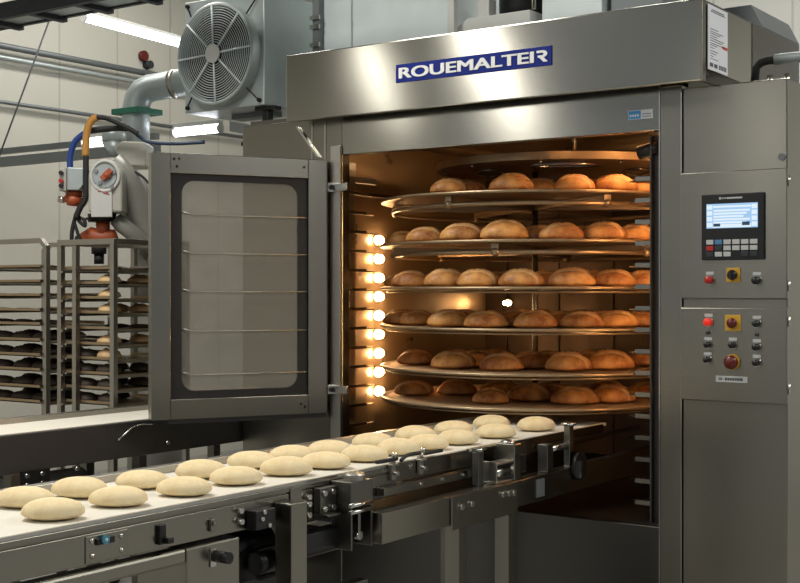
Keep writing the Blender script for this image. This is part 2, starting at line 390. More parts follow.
def face_front(mb, x, y, z, kx=1):   # letters lying in XY -> standing in XZ facing -Y
    mb.v = [Vector((x+v.x*kx, y-v.z, z+v.y)) for v in mb.v]; return mb
obj('lettering', face_front(tm, tx0, YH-.008, base, kx), 'sign_white', sp)
# the last letter has lost its stem: a bowl and a leg
gx = tx0+avail+.017; gw = (sx1-sx0)*.065; t_ = .3
def G(px, py): return (gx+px*gw, YH-.0095, base+py*hh)
outer = [(0, 1), (.55, 1)]+[(.55+.42*math.cos(a), .70+.30*math.sin(a)) for a in [PI/2-PI*i/8 for i in range(1, 8)]]+[(.62, .40), (1.02, 0), (.62, 0), (.22, .40), (.10, .40), (.10, .58), (.5, .58)]
outer += [(.5+.13*math.cos(a), .69+.11*math.sin(a)) for a in [-PI/2+PI*i/6 for i in range(1, 6)]]+[(.5, .80), (0, .80)]
obj('lettering', MB().prism([G(*q) for q in outer], (0, .003, 0)), 'sign_white', sp)
# small blue and white sticker on the lintel
c0, c1 = PY(628.5, 111, YF), PY(653, 118, YF)
st = obj('sticker', MB().box(c0.x, c1.x, YF-.003, YF, c1.z, c0.z), 'paper', oven)
xm = c0.x+(c1.x-c0.x)*.52
obj('sticker_field', MB().box(c0.x+.002, xm, YF-.004, YF-.003, c1.z+.002, c0.z-.002), 'ink_blue', st)
b = MB()
for k in range(4): b.box(c0.x+.008+k*.011, c0.x+.015+k*.011, YF-.005, YF-.004, c1.z+.011, c1.z+.02)
obj('sticker_print', b, 'paper', st)
b = MB()
for k in range(2): b.box(xm+.006, c1.x-.006, YF-.004, YF-.003, c1.z+.008+k*.01, c1.z+.011+k*.01)
obj('sticker_print', b, 'ink', st)
# white instruction label on the hood side
lp = [PX(706.5, 5, HXR), PX(726, 12, HXR), PX(725.5, 82.5, HXR), PX(707.5, 77, HXR)]
ly0, ly1 = lp[0].y, lp[1].y; lz1 = (lp[0].z+lp[1].z)/2; lz0 = max(HZ0+.052, (lp[2].z+lp[3].z)/2)
lb = obj('instruction_label', MB().box(HXR+.004, HXR+.007, ly0, ly1, lz0, lz1), 'paper', oven)
b = MB(); W_ = ly1-ly0; H_ = lz1-lz0
def lab(f0, f1, g0, g1): b.box(HXR+.007, HXR+.008, ly0+W_*f0, ly0+W_*f1, lz1-H_*g0, lz1-H_*g1)
lab(.18, .8, .06, .072); lab(.14, .86, .088, .1)
for k, (f1, g) in enumerate([(.5, .36), (.75, .40), (.6, .43), (.45, .47), (.8, .505), (.7, .54), (.85, .58), (.45, .61), (.3, .65), (.5, .70), (.4, .74), (.25, .78), (.5, .82)]): lab(.1, f1, g, g+.009)
for f in (.08, .3): lab(f, f+.16, .89, .95)
for k in range(5): lab(.55+k*.08, .6+k*.08, .885, .955)
obj('label_print', b, 'ink', lb)
b = MB(); lab(.72, .98, .565, .61); obj('label_mark', b, 'red', lb)

# door, seen standing open
DA = math.radians(29.6); HX, HY = -3.785, 4.80
dd = Vector((-math.sin(DA), -math.cos(DA), 0)); dn = Vector((math.cos(DA), -math.sin(DA), 0))
DM = Matrix(((dd.x, dn.x, 0, HX), (dd.y, dn.y, 0, HY), (0, 0, 1, 0), (0, 0, 0, 1)))
def D(w0, w1, t0, t1, z0, z1): return MB().box(w0, w1, t0, t1, z0, z1, DM)
DZ0, DZ1, DW = .917, 2.131, .880
fr = MB()
fr.box(.790, DW, -.055, 0, DZ0, DZ1, DM); fr.box(.027, .122, -.055, 0, DZ0, DZ1, DM)
fr.box(.122, .790, -.055, 0, DZ1-.092, DZ1, DM); fr.box(.122, .790, -.055, 0, DZ0, DZ0+.092, DM)
door = obj('door', fr, 'steel', oven, .003, label='open hinged door with a tall round-cornered glass pane')
# rubber seal: rounded-rectangle hole cut in a dark plate
def rrect(x0, x1, z0, z1, r, n=7):
    pts = []
    for cx, cz, a0 in ((x1-r, z1-r, 0), (x0+r, z1-r, PI/2), (x0+r, z0+r, PI), (x1-r, z0+r, 1.5*PI)):
        pts += [(cx+r*math.cos(a0+PI/2*i/n), cz+r*math.sin(a0+PI/2*i/n)) for i in range(n+1)]
    return pts
ox0, ox1, oz0, oz1 = .122, .790, DZ0+.092, DZ1-.092
inn = rrect(.168, .735, oz0+.035, oz1-.03, .06); out = rrect(ox0, ox1, oz0, oz1, .002)
vs = [];
for t in (-.015, -.035):
    vs += [DM @ Vector((x, t, z)) for x, z in out]+[DM @ Vector((x, t, z)) for x, z in inn]
n = len(out); fs = []
for i in range(n):
    j = (i+1) % n
    fs += [(i, j, n+j, n+i), (2*n+i, 2*n+j, 3*n+j, 3*n+i), (n+i, n+j, 3*n+j, 3*n+i)]
obj('door_seal', MB().add(vs, fs), 'rubber', door)
obj('door_glass', MB().prism([DM @ Vector((x, -.026, z)) for x, z in inn], dn*.004), 'glass', door)
for i, v in enumerate((216, 254, 292, 331, 374)):
    z = EYE-(v-CY)*5.9/FPX
    b = MB(); b.tube([DM @ Vector((w, t, zz)) for w, t, zz in ((.735, -.03, z+.012), (.72, -.012, z+.010), (.69, -.006, z), (.14, -.006, z), (.128, -.012, z))], .004, 8); obj('glass_guard_rod', b, 'frame', door)
for w, z in ((.775, DZ1-.028), (.752, DZ1-.026), (.762, DZ1-.062), (.16, DZ0+.05), (.14, DZ0+.035), (.145, DZ1-.04)): obj('door_rivet', MB().cyl(DM @ Vector((w, -.002, z)), DM @ Vector((w, .002, z)), .006, 12), 'black_steel', door)
b = MB(); b.box(.027, .8, -.05, -.005, DZ0-.02, DZ0-.001, DM); obj('door_bottom_seal', b, 'rubber', door)
for zz in (2.0, 1.03):
    hb = MB(); hb.box(-.035, .027, -.03, .016, zz-.022, zz+.022, DM); hb.box(OL-.05, OL+.05, YF-.03, YF-.016, zz-.018, zz+.018)
    hg = obj('hinge', hb, 'chrome', oven, .002)
    obj('hinge_pin', MB().cyl(DM @ Vector((.01, .016, zz)), DM @ Vector((.01, .026, zz)), .012, 14), 'black_steel', hg)

# carousel of round trays
TX, TY, TR = -3.154, 5.66, .78
TZ = [1.50+(CY-v)*5.64/FPX for v in (189.5, 239.5, 287.5, 330, 375.5, 410.5)]
car = thing('tray_carousel', 'six round steel trays stacked on a turning shaft inside the oven', 'carousel', (TX, TY, OB))
obj('shaft', MB().cyl((TX, TY, OB), (TX, TY, 2.2), .015, 24), 'steel', car)
def tray(z, i):
    b = MB(); b.lathe([(.036, z-.009), (TR-.01, z-.009), (TR+.002, z-.009), (TR+.005, z-.005), (TR+.005, z+.002), (TR, z+.005), (TR-.012, z+.003), (TR-.014, z), (.036, z)], (TX, TY, 0), 96)
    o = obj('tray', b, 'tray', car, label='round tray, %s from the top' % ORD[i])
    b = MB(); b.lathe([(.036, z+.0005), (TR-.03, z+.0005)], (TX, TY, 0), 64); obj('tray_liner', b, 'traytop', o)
    dz = .05 if i < 2 else .018
    b = MB(); b.ring((TX, TY, z-dz-.002), TR-(.06 if i < 2 else .03), .011 if i < 2 else .005, 'z', 80, 10); obj('support_ring', b, 'tray', o)
    for k in range(6):
        a = 2*PI*k/6+.45+i*.33; ca, sa = math.cos(a), math.sin(a); th = .03 if i < 2 else .008
        b = MB(); b.bar((TX+.03*ca, TY+.03*sa, z-.013-th/2), (TX+(TR-.05)*ca, TY+(TR-.05)*sa, z-.013-th/2), .035, th)
        if i < 2: b.ell((TX+(TR-.06)*ca, TY+(TR-.06)*sa, z-.05), .022, .022, .02)
        obj('support_arm', b, 'tray', o)
for i, z in enumerate(TZ): tray(z, i)
# top plate with oval openings
z = 2.105; b = MB(); R0 = .64; PXO, PYO = .13, .06
b.lathe([(.036, z), (R0, z), (R0, z+.035), (R0-.012, z+.035), (R0-.012, z+.012), (.036, z+.012)], (TX+PXO, TY+PYO, 0), 96, smooth=False)
tp = obj('top_plate', b, 'cavity', car)
for k in range(4):
    a = k*PI/2+.5; c = Vector((TX+PXO+.37*math.cos(a), TY+PYO+.37*math.sin(a), z-.003)); b = MB()
    pts = [c+Vector((.16*math.cos(t)*-math.sin(a)-.07*math.sin(t)*math.cos(a), .16*math.cos(t)*math.cos(a)-.07*math.sin(t)*math.sin(a), 0)) for t in [2*PI*i/40 for i in range(40)]]
    b.tube(pts, .008, 8, True); obj('slot_rim', b, 'chrome', tp)
for k in range(10):
    a = 2*PI*k/10; obj('plate_bolt', MB().cyl((TX+PXO+.6*math.cos(a), TY+PYO+.6*math.sin(a), z-.012), (TX+PXO+.6*math.cos(a), TY+PYO+.6*math.sin(a), z-.0005), .009, 10), 'chrome', tp)
obj('hanger_rod', MB().cyl((-2.75, 5.3, z+.036), (-2.75, 5.3, 2.299), .012, 12), 'steel', car)

# shelf ladders at both sides of the opening
lad = thing('shelf_ladder', 'upright steel ladder of short tray ledges at the left of the oven mouth', 'shelf ladder', (-3.88, 5.0, OB), group='ledge ladders inside the oven mouth')
b = MB(); b.box(-3.905, -3.885, 4.90, 5.12, OB, 2.15); b.box(-3.905, -3.885, 5.121, 5.3, 2.05, 2.08); obj('post', b, 'frame', lad, .002)
z = 1.985
for k in range(15):
    b = MB(); zz = z-k*.0965
    b.prism([(-3.884, 4.92, zz), (-3.84, 4.92, zz), (-3.85, 5.18, zz), (-3.868, 5.25, zz), (-3.884, 5.25, zz)], (0, 0, .005)); b.box(-3.843, -3.84, 4.92, 5.15, zz, zz+.014); b.box(-3.884, -3.84, 4.915, 4.919, zz-.004, zz+.014)
    obj('ledge', b, 'steel', lad)
lad2 = thing('shelf_ladder', 'upright steel ladder of short tray ledges at the right of the oven mouth', 'shelf ladder', (-2.14, 4.95, OB), group='ledge ladders inside the oven mouth')
b = MB(); b.box(-2.19, -2.182, 4.90, 4.93, OB, 2.15); b.box(-2.182, -2.11, 4.925, 4.93, OB, 2.15); obj('post', b, 'dark_frame', lad2, .002)
for k in range(16):
    b = MB(); zz = 1.965-k*.0905
    b.prism([(-2.11, 4.93, zz), (-2.11, 5.13, zz), (-2.27, 5.1, zz), (-2.325, 4.99, zz), (-2.27, 4.935, zz)], (0, 0, .005)); b.bar((-2.27, 4.935, zz+.008), (-2.11, 4.932, zz+.008), .004, .018)
    obj('ledge', b, 'steel', lad2)
b = MB(); b.cyl((-2.25, 4.93, 2.08), (-2.15, 4.93, 2.10), .03, 16); b.cyl((-2.15, 4.93, 2.10), (-2.115, 4.93, 2.105), .018, 12); obj('latch_motor', b, 'black', lad2)

# lamps of the oven
def oven_lamp(label, a, bb, r, cat='lamp'):
    a, bb = Vector(a), Vector(bb); d = (bb-a).normalized()
    t = thing('oven_lamp', label, cat, tuple(a), group=None)
    obj('lamp_tube', MB().cyl(a+d*.02, bb-d*.02, r, 16), 'oven_glow_soft', t)
    obj('lamp_cap', MB().cyl(a, a+d*.02, r*1.2, 16), 'steel', t); obj('lamp_cap', MB().cyl(bb-d*.02, bb, r*1.2, 16), 'steel', t)
for k in range(9):
    q = PX(380.5, 240+k*18.9, -4.02)
    t = thing('globe_lamp', 'round glowing lamp on the left oven wall, %s from the top' % ORD[k], 'lamp', (-4.0495, q.y, q.z), group='glowing globe lamps on the left oven wall')
    obj('bulb', MB().ell((-4.03, q.y, q.z), .012, .045, .024), 'oven_glow', t); obj('socket', MB().cyl((-4.0495, q.y, q.z), (-4.036, q.y, q.z), .03, 18), 'steel', t)
oven_lamp('glowing lamp tube level under the oven roof at the right', (-2.6, 5.25, 2.262), (-2.15, 5.25, 2.262), .013)
oven_lamp('glowing lamp tube upright behind the right jamb of the oven mouth', (-2.085, 5.05, 1.0), (-2.085, 5.05, 2.05), .012)
t = thing('globe_lamp', 'round glowing lamp high on the rear oven wall behind the jamb', 'lamp', (-2.80, 6.649, 2.2)); obj('bulb', MB().ell((-2.80, 6.61, 2.22), .04, .025, .04), 'oven_glow', t); obj('socket', MB().cyl((-2.80, 6.637, 2.22), (-2.80, 6.625, 2.22), .03, 18), 'steel', t)
q = PY(505, 303, 6.6)
t = thing('globe_lamp', 'round glowing lamp on the rear oven wall behind the loaves', 'lamp', (q.x, 6.648, q.z)); obj('bulb', MB().ell((q.x, 6.625, q.z), .03, .01, .016), 'oven_glow', t); obj('socket', MB().cyl((q.x, 6.637, q.z), (q.x, 6.628, q.z), .03, 14), 'steel', t)

# ------------------------------------------------------------------ loaves
def loaf_mesh(name, a, bw, h, m, cut=True, seed=0, seg=40, rings=20, flat=.3, amp=.03):
    rnd = random.Random(seed); vs = []; cuts = []
    ph = [rnd.uniform(0, 6.28) for _ in range(4)]; tilt = rnd.uniform(.1, .35)*rnd.choice((1, -1)); off = rnd.uniform(-.5, -.12)
    for j in range(rings+1):
        th = PI*j/rings
        for i in range(seg):
            al = 2*PI*i/seg
            x = math.sin(th)**.92*math.cos(al); y = math.sin(th)**.92*math.sin(al); z = math.cos(th)
            w = 1+amp*math.sin(2*al+ph[0])+amp*.7*math.sin(3*al+ph[1])
            x *= w; y *= w
            if z < 0: zz = z*flat
            else: zz = z**.92
            c = 0
            if cut and z > 0:
                d = y-off-tilt*x; win = max(0, 1-(x/.82)**4)
                g = math.exp(-(d/.09)**2)*win; e = math.exp(-((d-.17)/.10)**2)*win
                zz += -.16*g+.16*e; c = min(1, .95*math.exp(-((d+.03)/.10)**2)*win)
            vs.append((x*a, y*bw, (zz+flat)*h/(1+flat))); cuts.append(c)
    fs = [(j*seg+i, (j+1)*seg+i, (j+1)*seg+(i+1) % seg, j*seg+(i+1) % seg) for j in range(rings) for i in range(seg)]
    mb = MB().add(vs, fs, True)
    me = bpy.data.meshes.new(name); me.from_pydata([tuple(v) for v in mb.v], [], mb.f)
    for p in me.polygons: p.use_smooth = True
    at = me.attributes.new('cut', 'FLOAT', 'POINT')
    for k, c in enumerate(cuts): at.data[k].value = c
    bm = bmesh.new(); bm.from_mesh(me); bmesh.ops.remove_doubles(bm, verts=bm.verts, dist=1e-5); bmesh.ops.recalc_face_normals(bm, faces=bm.faces); bm.to_mesh(me); bm.free()
    me.materials.append(M[m]); return me
LOAF = [loaf_mesh('bread_loaf', .105, .069, .080, 'crust', True, s) for s in range(5)]
def place(name, me, loc, rz, sc, label, cat, group):
    o = bpy.data.objects.new(name, me); COL.objects.link(o); o.location = loc; o.rotation_euler = (0, 0, rz); o.scale = (sc[0], sc[1], sc[2]) if isinstance(sc, tuple) else (sc,)*3
    tag(o, label, cat, group); return o
TN = ['top', 'second', 'third', 'fourth', 'fifth', 'lowest']
# rows on each tray: (u in the view, share of full length)
FRONT = [
    [(450, .9), (512, 1), (575, .9), (615, 1), (642, .9)],
    [(404, .8), (426, .9), (463, 1), (505, 1.1), (563, .97), (604, 1), (637, .95)],
    [(411, .95), (449, 1), (480, .97), (524, 1.02), (566, 1.05), (613, 1.02), (645, .9)],
    [(417, .9), (449, .97), (486, .98), (543, 1), (582, .98), (612, .95), (643, .9)],
    [(417, .95), (454, 1.08), (502, .98), (569, 1.08), (611, 1.08), (645, .95)],
    [(418, 1.0), (491, .85), (576, 1.08), (613, 1.02), (646, .95)],
]
MID = [
    [(470, .9), (540, .9), (596, .9)],
    [(440, .9), (485, .9), (540, 1), (585, .9), (622, .9)],
    [(398, .85), (430, .9), (500, .95), (545, .95), (590, .95), (630, .95)],
    [(398, .9), (433, .95), (468, .95), (518, 1), (562, .95), (600, .95), (630, .9)],
    [(400, .9), (436, .95), (478, .98), (530, .98), (590, .98), (632, .95)],
    [(408, .98), (453, 1), (530, 1.05), (592, .95), (634, .95)],
]
BACK = [
    [(505, .9), (560, .9)],
    [(470, .95), (520, .95), (570, .95), (610, .95)],
    [(440, .95), (480, .95), (525, .95), (570, .95), (612, .95)],
    [(450, .95), (492, .95), (540, .95), (582, .95), (622, .95)],
    [(455, .95), (500, .95), (550, .95), (610, .95)],
    [(430, .95), (485, .95), (552, .95), (615, .95)],
]
def circ_hit(u, rad):
    """near crossing of a sight line with a circle on the tray"""
    d = ray(u, CY); dx, dy = d[0], d[1]
    a = dx*dx+dy*dy; b_ = -2*(dx*TX+dy*TY); c = TX*TX+TY*TY-rad*rad; q = b_*b_-4*a*c
    if q < 0: t = -b_/(2*a)
    else: t = (-b_-math.sqrt(q))/(2*a)
    return dx*t, dy*t
placed = {}
for i in range(6):
    z = TZ[i]+.0008
    for rows, inset, rn in ((FRONT, (.11 if i < 3 else .17 if i < 4 else .24), 'front'), (MID, (.29 if i < 3 else .34 if i < 4 else .42), 'middle'), (BACK, (.48 if i < 4 else .60), 'rear')):
        L = rows[i]
        for k, (u, s) in enumerate(L):
            x, y = circ_hit(u, TR-inset)
            r_ = math.hypot(x-TX, y-TY)
            if r_ > TR-.1:
                x = TX+(x-TX)*(TR-.11)/r_; y = TY+(y-TY)*(TR-.11)/r_
            close = 9
            for (px, py, ps, *_) in placed.get(i, []):
                ex, ey = (px-x)*RX+(py-y)*RY, -(px-x)*RY+(py-y)*RX
                close = min(close, math.hypot(ex/.2, ey/.145))
            if close < (.8 if rn == 'front' else .78) or math.hypot(x-TX, y-TY) < .1: continue
            pos = 'leftmost' if k == 0 else 'rightmost' if k == len(L)-1 else ORD[k]+' from left'
            placed.setdefault(i, []).append([x, y, s, rn, pos])
    P = placed[i]
    for it in range(80):      # nudge neighbours until no two loaves touch
        for m_ in range(len(P)):
            for n_ in range(m_):
                A, B = P[m_], P[n_]; ss = (A[2]+B[2])/2*1.06
                ex, ey = ((A[0]-B[0])*RX+(A[1]-B[1])*RY)/(.208*ss), (-(A[0]-B[0])*RY+(A[1]-B[1])*RX)/(.142*ss)
                d = math.hypot(ex, ey)
                if d < 1:
                    k_ = (1-d)*.5/max(d, .05); mx, my = ex*k_*.208*ss, ey*k_*.142*ss
                    wx, wy = mx*RX-my*RY, mx*RY+my*RX; wA = .15 if A[3] == 'front' else .85; wB = .15 if B[3] == 'front' else .85; t_ = wA+wB
                    A[0] += wx*wA/t_*2; A[1] += wy*wA/t_*2; B[0] -= wx*wB/t_*2; B[1] -= wy*wB/t_*2
        for A in P:
            r_ = math.hypot(A[0]-TX, A[1]-TY)
            if r_ > TR-.085: A[0] = TX+(A[0]-TX)*(TR-.085)/r_; A[1] = TY+(A[1]-TY)*(TR-.085)/r_
            if r_ < .1: A[0] += .01; A[1] += .01
    for rn in ('front', 'middle', 'rear'):
        row = sorted((A for A in P if A[3] == rn), key=lambda A: (A[0]*RX+A[1]*RY)/(A[0]*FX+A[1]*FY))
        for k, A in enumerate(row): A[4] = 'leftmost' if k == 0 else 'rightmost' if k == len(row)-1 else ORD[k]+' from left'
    for x, y, s, rn, pos in P:
        place('bread_loaf', random.choice(LOAF), (x, y, z), YAW+random.uniform(-.12, .12), (s, s, s*random.uniform(.92, 1.05)),
              'golden baked loaf, %s in the %s row of the %s oven tray' % (pos, rn, TN[i]), 'bread', 'baked loaves on the oven trays')

# ------------------------------------------------------------------ control cabinet
XC0, XC1 = XR+.002, -1.588
cab = thing('control_cabinet', 'tall stainless control cabinet with touch panel and push buttons beside the oven', 'control cabinet', ((XC0+XC1)/2, YF+.2, 0))
CZ = 2.317
obj('body', MB().box(XC0, XC1, YF, YF+.42, 0.0, CZ), 'steel', cab, .005)
dz1 = PY(683, 174, YF).z; dz0 = PY(683, 298.5, YF).z
ud = obj('upper_door', MB().box(XC0-.001, XC1+.006, YF-.022, YF-.001, dz0, dz1), 'steel', cab, .003)
ez1 = PY(683, 307.5, YF).z; ez0 = PY(683, 399, YF).z
ld = obj('lower_door', MB().box(XC0-.001, XC1+.006, YF-.022, YF-.001, ez0, ez1), 'steel', cab, .003)
for zz in (dz1-.05, dz0+.05, ez1-.05, ez0+.06):
    obj('door_hinge', MB().cyl((XC1+.011, YF-.012, zz-.02), (XC1+.011, YF-.012, zz+.02), .0045, 12), 'chrome', cab)
YD = YF-.022
def F(u, v): return PY(u, v, YD)
# touch panel
a_, c_ = F(702.5, 194), F(765, 260)
tpz1 = (F(702.5, 195).z+F(765, 192).z)/2; tpz0 = (F(702.5, 260).z+F(765, 259.5).z)/2
pan = obj('touch_panel', MB().box(a_.x, c_.x, YD-.012, YD-.0005, tpz0, tpz1), 'black', cab, .003)
pw, phh = c_.x-a_.x, tpz1-tpz0
def PP(fx, fz, y=0): return (a_.x+pw*fx, tpz1-phh*fz)
def pbox(f0, f1, g0, g1, t0, t1): 
    return MB().box(a_.x+pw*f0, a_.x+pw*f1, YD-.012-t1, YD-.012-t0, tpz1-phh*g1, tpz1-phh*g0)
scr = obj('screen', pbox(.085, .905, .15, .52, 0, .001), 'screen', pan)
b = pbox(.19, .80, .18, .21, .001, .0016)
for k in range(5): b.add(*[(lambda q: (q.v, q.f))(pbox(.2, .78-.05*(k % 3), .24+k*.045, .27+k*.045, .001, .0014))][0])
obj('screen_text', b, 'screen_w', pan)
for s0 in (.095, .81):
    for k in range(4): obj('screen_button', pbox(s0, s0+.085, .17+k*.088, .235+k*.088, .001, .002), 'screen_w', pan)
obj('screen_bar', pbox(.19, .80, .46, .51, .001, .0018), 'screen_w', pan)
obj('screen_button', pbox(.2, .31, .45, .495, .0018, .0025), 'screen_d', pan); obj('screen_button', pbox(.66, .78, .43, .485, .0018, .0025), 'screen_d', pan)
b = pbox(.29, .325, .05, .085, 0, .001)
for f0, f1 in ((.34, .36), (.375, .395), (.41, .66)): b.add(*(lambda q: (q.v, q.f))(pbox(f0, f1, .055, .08, 0, .001)))
obj('panel_heading', b, 'panel_grey', pan)
KEYS = [('panel_grey', 'key_blue', 'panel_grey', 'panel_grey', 'panel_grey', 'panel_grey'), ('red', 'key_dark', 'panel_grey', 'panel_grey', 'panel_grey', 'panel_grey'), ('key_dark', 'panel_grey', 'panel_grey', None, 'key_dark', 'key_dark')]
for r in range(3):
    for c in range(6):
        if KEYS[r][c]:
            f0 = .085+c*.14; g0 = .695+r*.092
            ky = obj('key', pbox(f0, f0+.115, g0, g0+.07, 0, .004), KEYS[r][c], pan, .0008)
            if KEYS[r][c] == 'panel_grey': pass
# buttons
def button(u, v, m, r, plate=None, tag_plate=True, label=None, knob=False):
    p = F(u, v); y = YD-.0005
    if plate:
        q = plate; base = obj('selector_switch' if knob else 'emergency_button', MB().box(p.x-q, p.x+q, y-.004, y, p.z-q, p.z+q), 'yellow', cab, .002, label=label)
        y2 = y-.004
    else:
        base = obj('push_button', MB().cyl((p.x, y, p.z), (p.x, y-.006, p.z), r*1.25, 24), 'chrome', cab, 0, label=label); y2 = y-.006
    b = MB(); b.lathe([(0, y2-.022), (r*.6, y2-.021), (r*.95, y2-.016), (r, y2-.01), (r*.85, y2), (0, y2)], (p.x, 0, p.z), 24, 'y')
    if knob: b.box(p.x-.004, p.x+.004, y2-.03, y2-.018, p.z-r*.9, p.z+r*.9)
    obj('button_cap', b, m, base)
    if tag_plate: obj('legend_plate', MB().box(p.x-.016, p.x+.016, y-.002, y, p.z+r*1.3, p.z+r*1.3+.012), 'panel_grey', base)
button(710, 280, 'red', .016, label='red push button')
button(733.5, 275, 'black', .020, plate=.028, tag_plate=False, knob=True, label='black selector on a yellow plate')
button(757, 280.5, 'black', .016, label='black push button')
button(708.7, 322, 'red_lit', .016, label='lit red push button')
button(733, 323, 'red_dark', .020, plate=.032, tag_plate=False, label='dark red stop button on a yellow square')
button(757, 323.5, 'black', .014); button(708.3, 344.5, 'black', .013); button(733, 345, 'black', .013); button(757, 347, 'black', .014)
button(708, 359.5, 'black', .013); button(757, 362.5, 'black', .014)
p = F(732.5, 362); y = YD-.0005
eb = obj('emergency_button', MB().cyl((p.x, y, p.z), (p.x, y-.006, p.z), .031, 28), 'yellow', cab, label='large dark red mushroom stop button')
obj('button_cap', MB().lathe([(0, y-.034), (.018, y-.032), (.027, y-.024), (.028, y-.017), (.016, y-.012), (.016, y-.006), (0, y-.006)], (p.x, 0, p.z), 28, 'y'), 'red_dark', eb)
for u, v in ((708, 332.5), (757, 334.5)):
    p = F(u, v); obj('indicator_lamp', MB().ell((p.x, y-.004, p.z), .008, .006, .008), 'key_dark', cab)
p0, p1 = F(716, 375.5), F(747.5, 383)
npl = obj('name_plate', MB().box(p0.x, p1.x, y-.003, y, p1.z, p0.z), 'panel_grey', cab)
b = MB(); w = p1.x-p0.x; h = p0.z-p1.z
for f0, f1 in ((.1, .13), (.155, .2), (.3, .36), (.38, .44), (.46, .52), (.54, .6), (.62, .67), (.69, .76), (.78, .86)): b.box(p0.x+w*f0, p0.x+w*f1, y-.004, y-.003, p1.z+h*.3, p1.z+h*.72)
obj('plate_print', b, 'ink', npl)
b = MB(); b.cyl((PY(782, 154, YF).x, YF-.006, PY(782, 157, YF).z), (PY(782, 154, YF).x, YF, PY(782, 157, YF).z), .014, 16); obj('vent_plug', b, 'galv_dark', cab)
# hose on the cabinet roof
hz = thing('cable_hose', 'black hose joined to silver insulated pipe on the control cabinet roof', 'hose', (XC1-.02, YF+.25, CZ+.001))
h = [PY(u, v, YF+.25) for u, v in ((754, 74), (756, 68), (761, 63), (768, 60.5), (775, 60))]; h[0].z = CZ+.012
obj('black_hose', MB().tube(h, .017, 12), 'rubber', hz)
h = [PY(u, v, YF+.25) for u, v in ((775, 60), (785, 58.5), (800, 57), (830, 54))]
obj('insulated_pipe', MB().tube(h, .022, 14), 'galv', hz)
for u in (770, 787):
    q = PY(u, 65, YF+.2); obj('stub_pipe', MB().cyl((q.x, YF+.2, CZ+.001), (q.x, YF+.2, CZ+.05), .011, 12), 'chrome', hz)

# ------------------------------------------------------------------ things above and behind the oven
y0 = 6.6
p0 = PY(728, 5, y0); p1 = PY(762, 3, y0)
ex = thing('exhaust_housing', 'grey sheet metal exhaust housing behind the hood at the right', 'exhaust housing', (p1.x-.25, y0+.3, 2.37))
b = MB(); x0, x1 = p1.x-.5, p1.x; zt = p1.z
b.prism([(x1, y0, 2.371), (x1, y0, zt-.12), (x1-.06, y0, zt), (x0, y0, zt), (x0, y0, 2.371)], (0, .62, 0)); obj('housing', b, 'galv_dark', ex, .004)
b = MB(); b.box(x1-.09, x1+.03, y0-.03, y0-.001, zt-.19, zt-.165); obj('bracket', b, 'black_steel', ex)
# plenum
yp = 5.9
p0, p1 = PY(320, 30, yp), PY(449, 10, yp)
pln = thing('air_plenum', 'large pale galvanised air box standing on the oven roof', 'duct', ((p0.x+p1.x)/2, yp+.3, 2.37))
obj('casing', MB().box(p0.x, p1.x, yp, yp+.7, 2.371, 3.6), 'galv_light', pln, .004)
b = MB(); b.box(p1.x+.001, p1.x+.045, yp-.02, yp+.02, 2.371, 3.6); obj('corner_strip', b, 'white', pln, .003)
xs = PY(352, 30, yp).x; b = MB(); b.box(xs-.004, xs+.004, yp-.006, yp-.0005, 2.371, 3.6); obj('sheet_seam', b, 'galv', pln)
p0, p1 = PY(312.5, 30, yp-.05), PY(319, 30, yp-.05)
b = MB(); b.box(p0.x, p1.x, yp-.05, yp-.01, 2.45, 3.5); cs = obj('clip_rail', b, 'galv_dark', pln)
for v in (18, 27, 45):
    z = PY(316, v, yp-.05).z; obj('clip', MB().box(p0.x-.01, p1.x+.01, yp-.065, yp-.051, z-.012, z+.012), 'chrome', cs)
# blower
yb = 5.95
c = PY(508, -6, yb)
bl = thing('blower_motor', 'white and black blower motor on the oven roof behind the name sign', 'blower', (c.x, yb+.2, 2.37))
p0, p1 = PY(457, 22, yb), PY(530, 10, yb)
b = MB(); zt = PY(470, 18, yb).z
b.prism([(p0.x, yb, 2.371), (p0.x, yb, zt-.04), (p0.x+.07, yb, zt), (p1.x, yb, zt), (p1.x, yb, 2.371)], (0, .5, 0)); obj('base', b, 'white', bl, .006)
b = MB(); q0, q1 = PY(476, 5, yb), PY(487, 5, yb); b.box(q0.x, q1.x, yb+.02, yb+.1, zt, zt+.1); obj('terminal_box', b, 'white', bl, .004)
b = MB(); b.lathe([(0, zt+.001), (.13, zt+.001), (.15, zt+.05), (.15, zt+.12), (.16, zt+.16), (.16, zt+.5), (0, zt+.5)], (c.x-.03, yb+.25, 0), 36); obj('drum', b, 'black_steel', bl)
b = MB(); b.cyl(PY(531, 8, yb)+Vector((0, .03, 0)), PY(532, -60, yb)+Vector((0, .03, 0)), .012, 10); obj('conduit', b, 'chrome', bl)
# further ducts
p0, p1 = PY(542, 10, 6.0), PY(602, 0, 6.0)
d2 = thing('square_duct', 'pale galvanised square duct above the oven right of the blower', 'duct', ((p0.x+p1.x)/2, 6.3, 2.37))
obj('casing', MB().box(p0.x, p1.x, 6.0, 6.55, 2.371, 3.6), 'galv_light', d2, .004)
b = MB(); b.box(p0.x-.012, p1.x+.012, 5.985, 6.56, 3.15, 3.18); obj('flange', b, 'galv_dark', d2)
p0, p1 = PY(610, 2, 6.05), PY(664, 0, 6.05)
d3 = thing('fan_casing', 'dark grey fan casing above the oven at the right end of the roof', 'duct', ((p0.x+p1.x)/2, 6.3, 2.37))
obj('casing', MB().box(p0.x, p1.x, 6.05, 6.5, 2.371, 3.3), 'galv_dark', d3, .01)

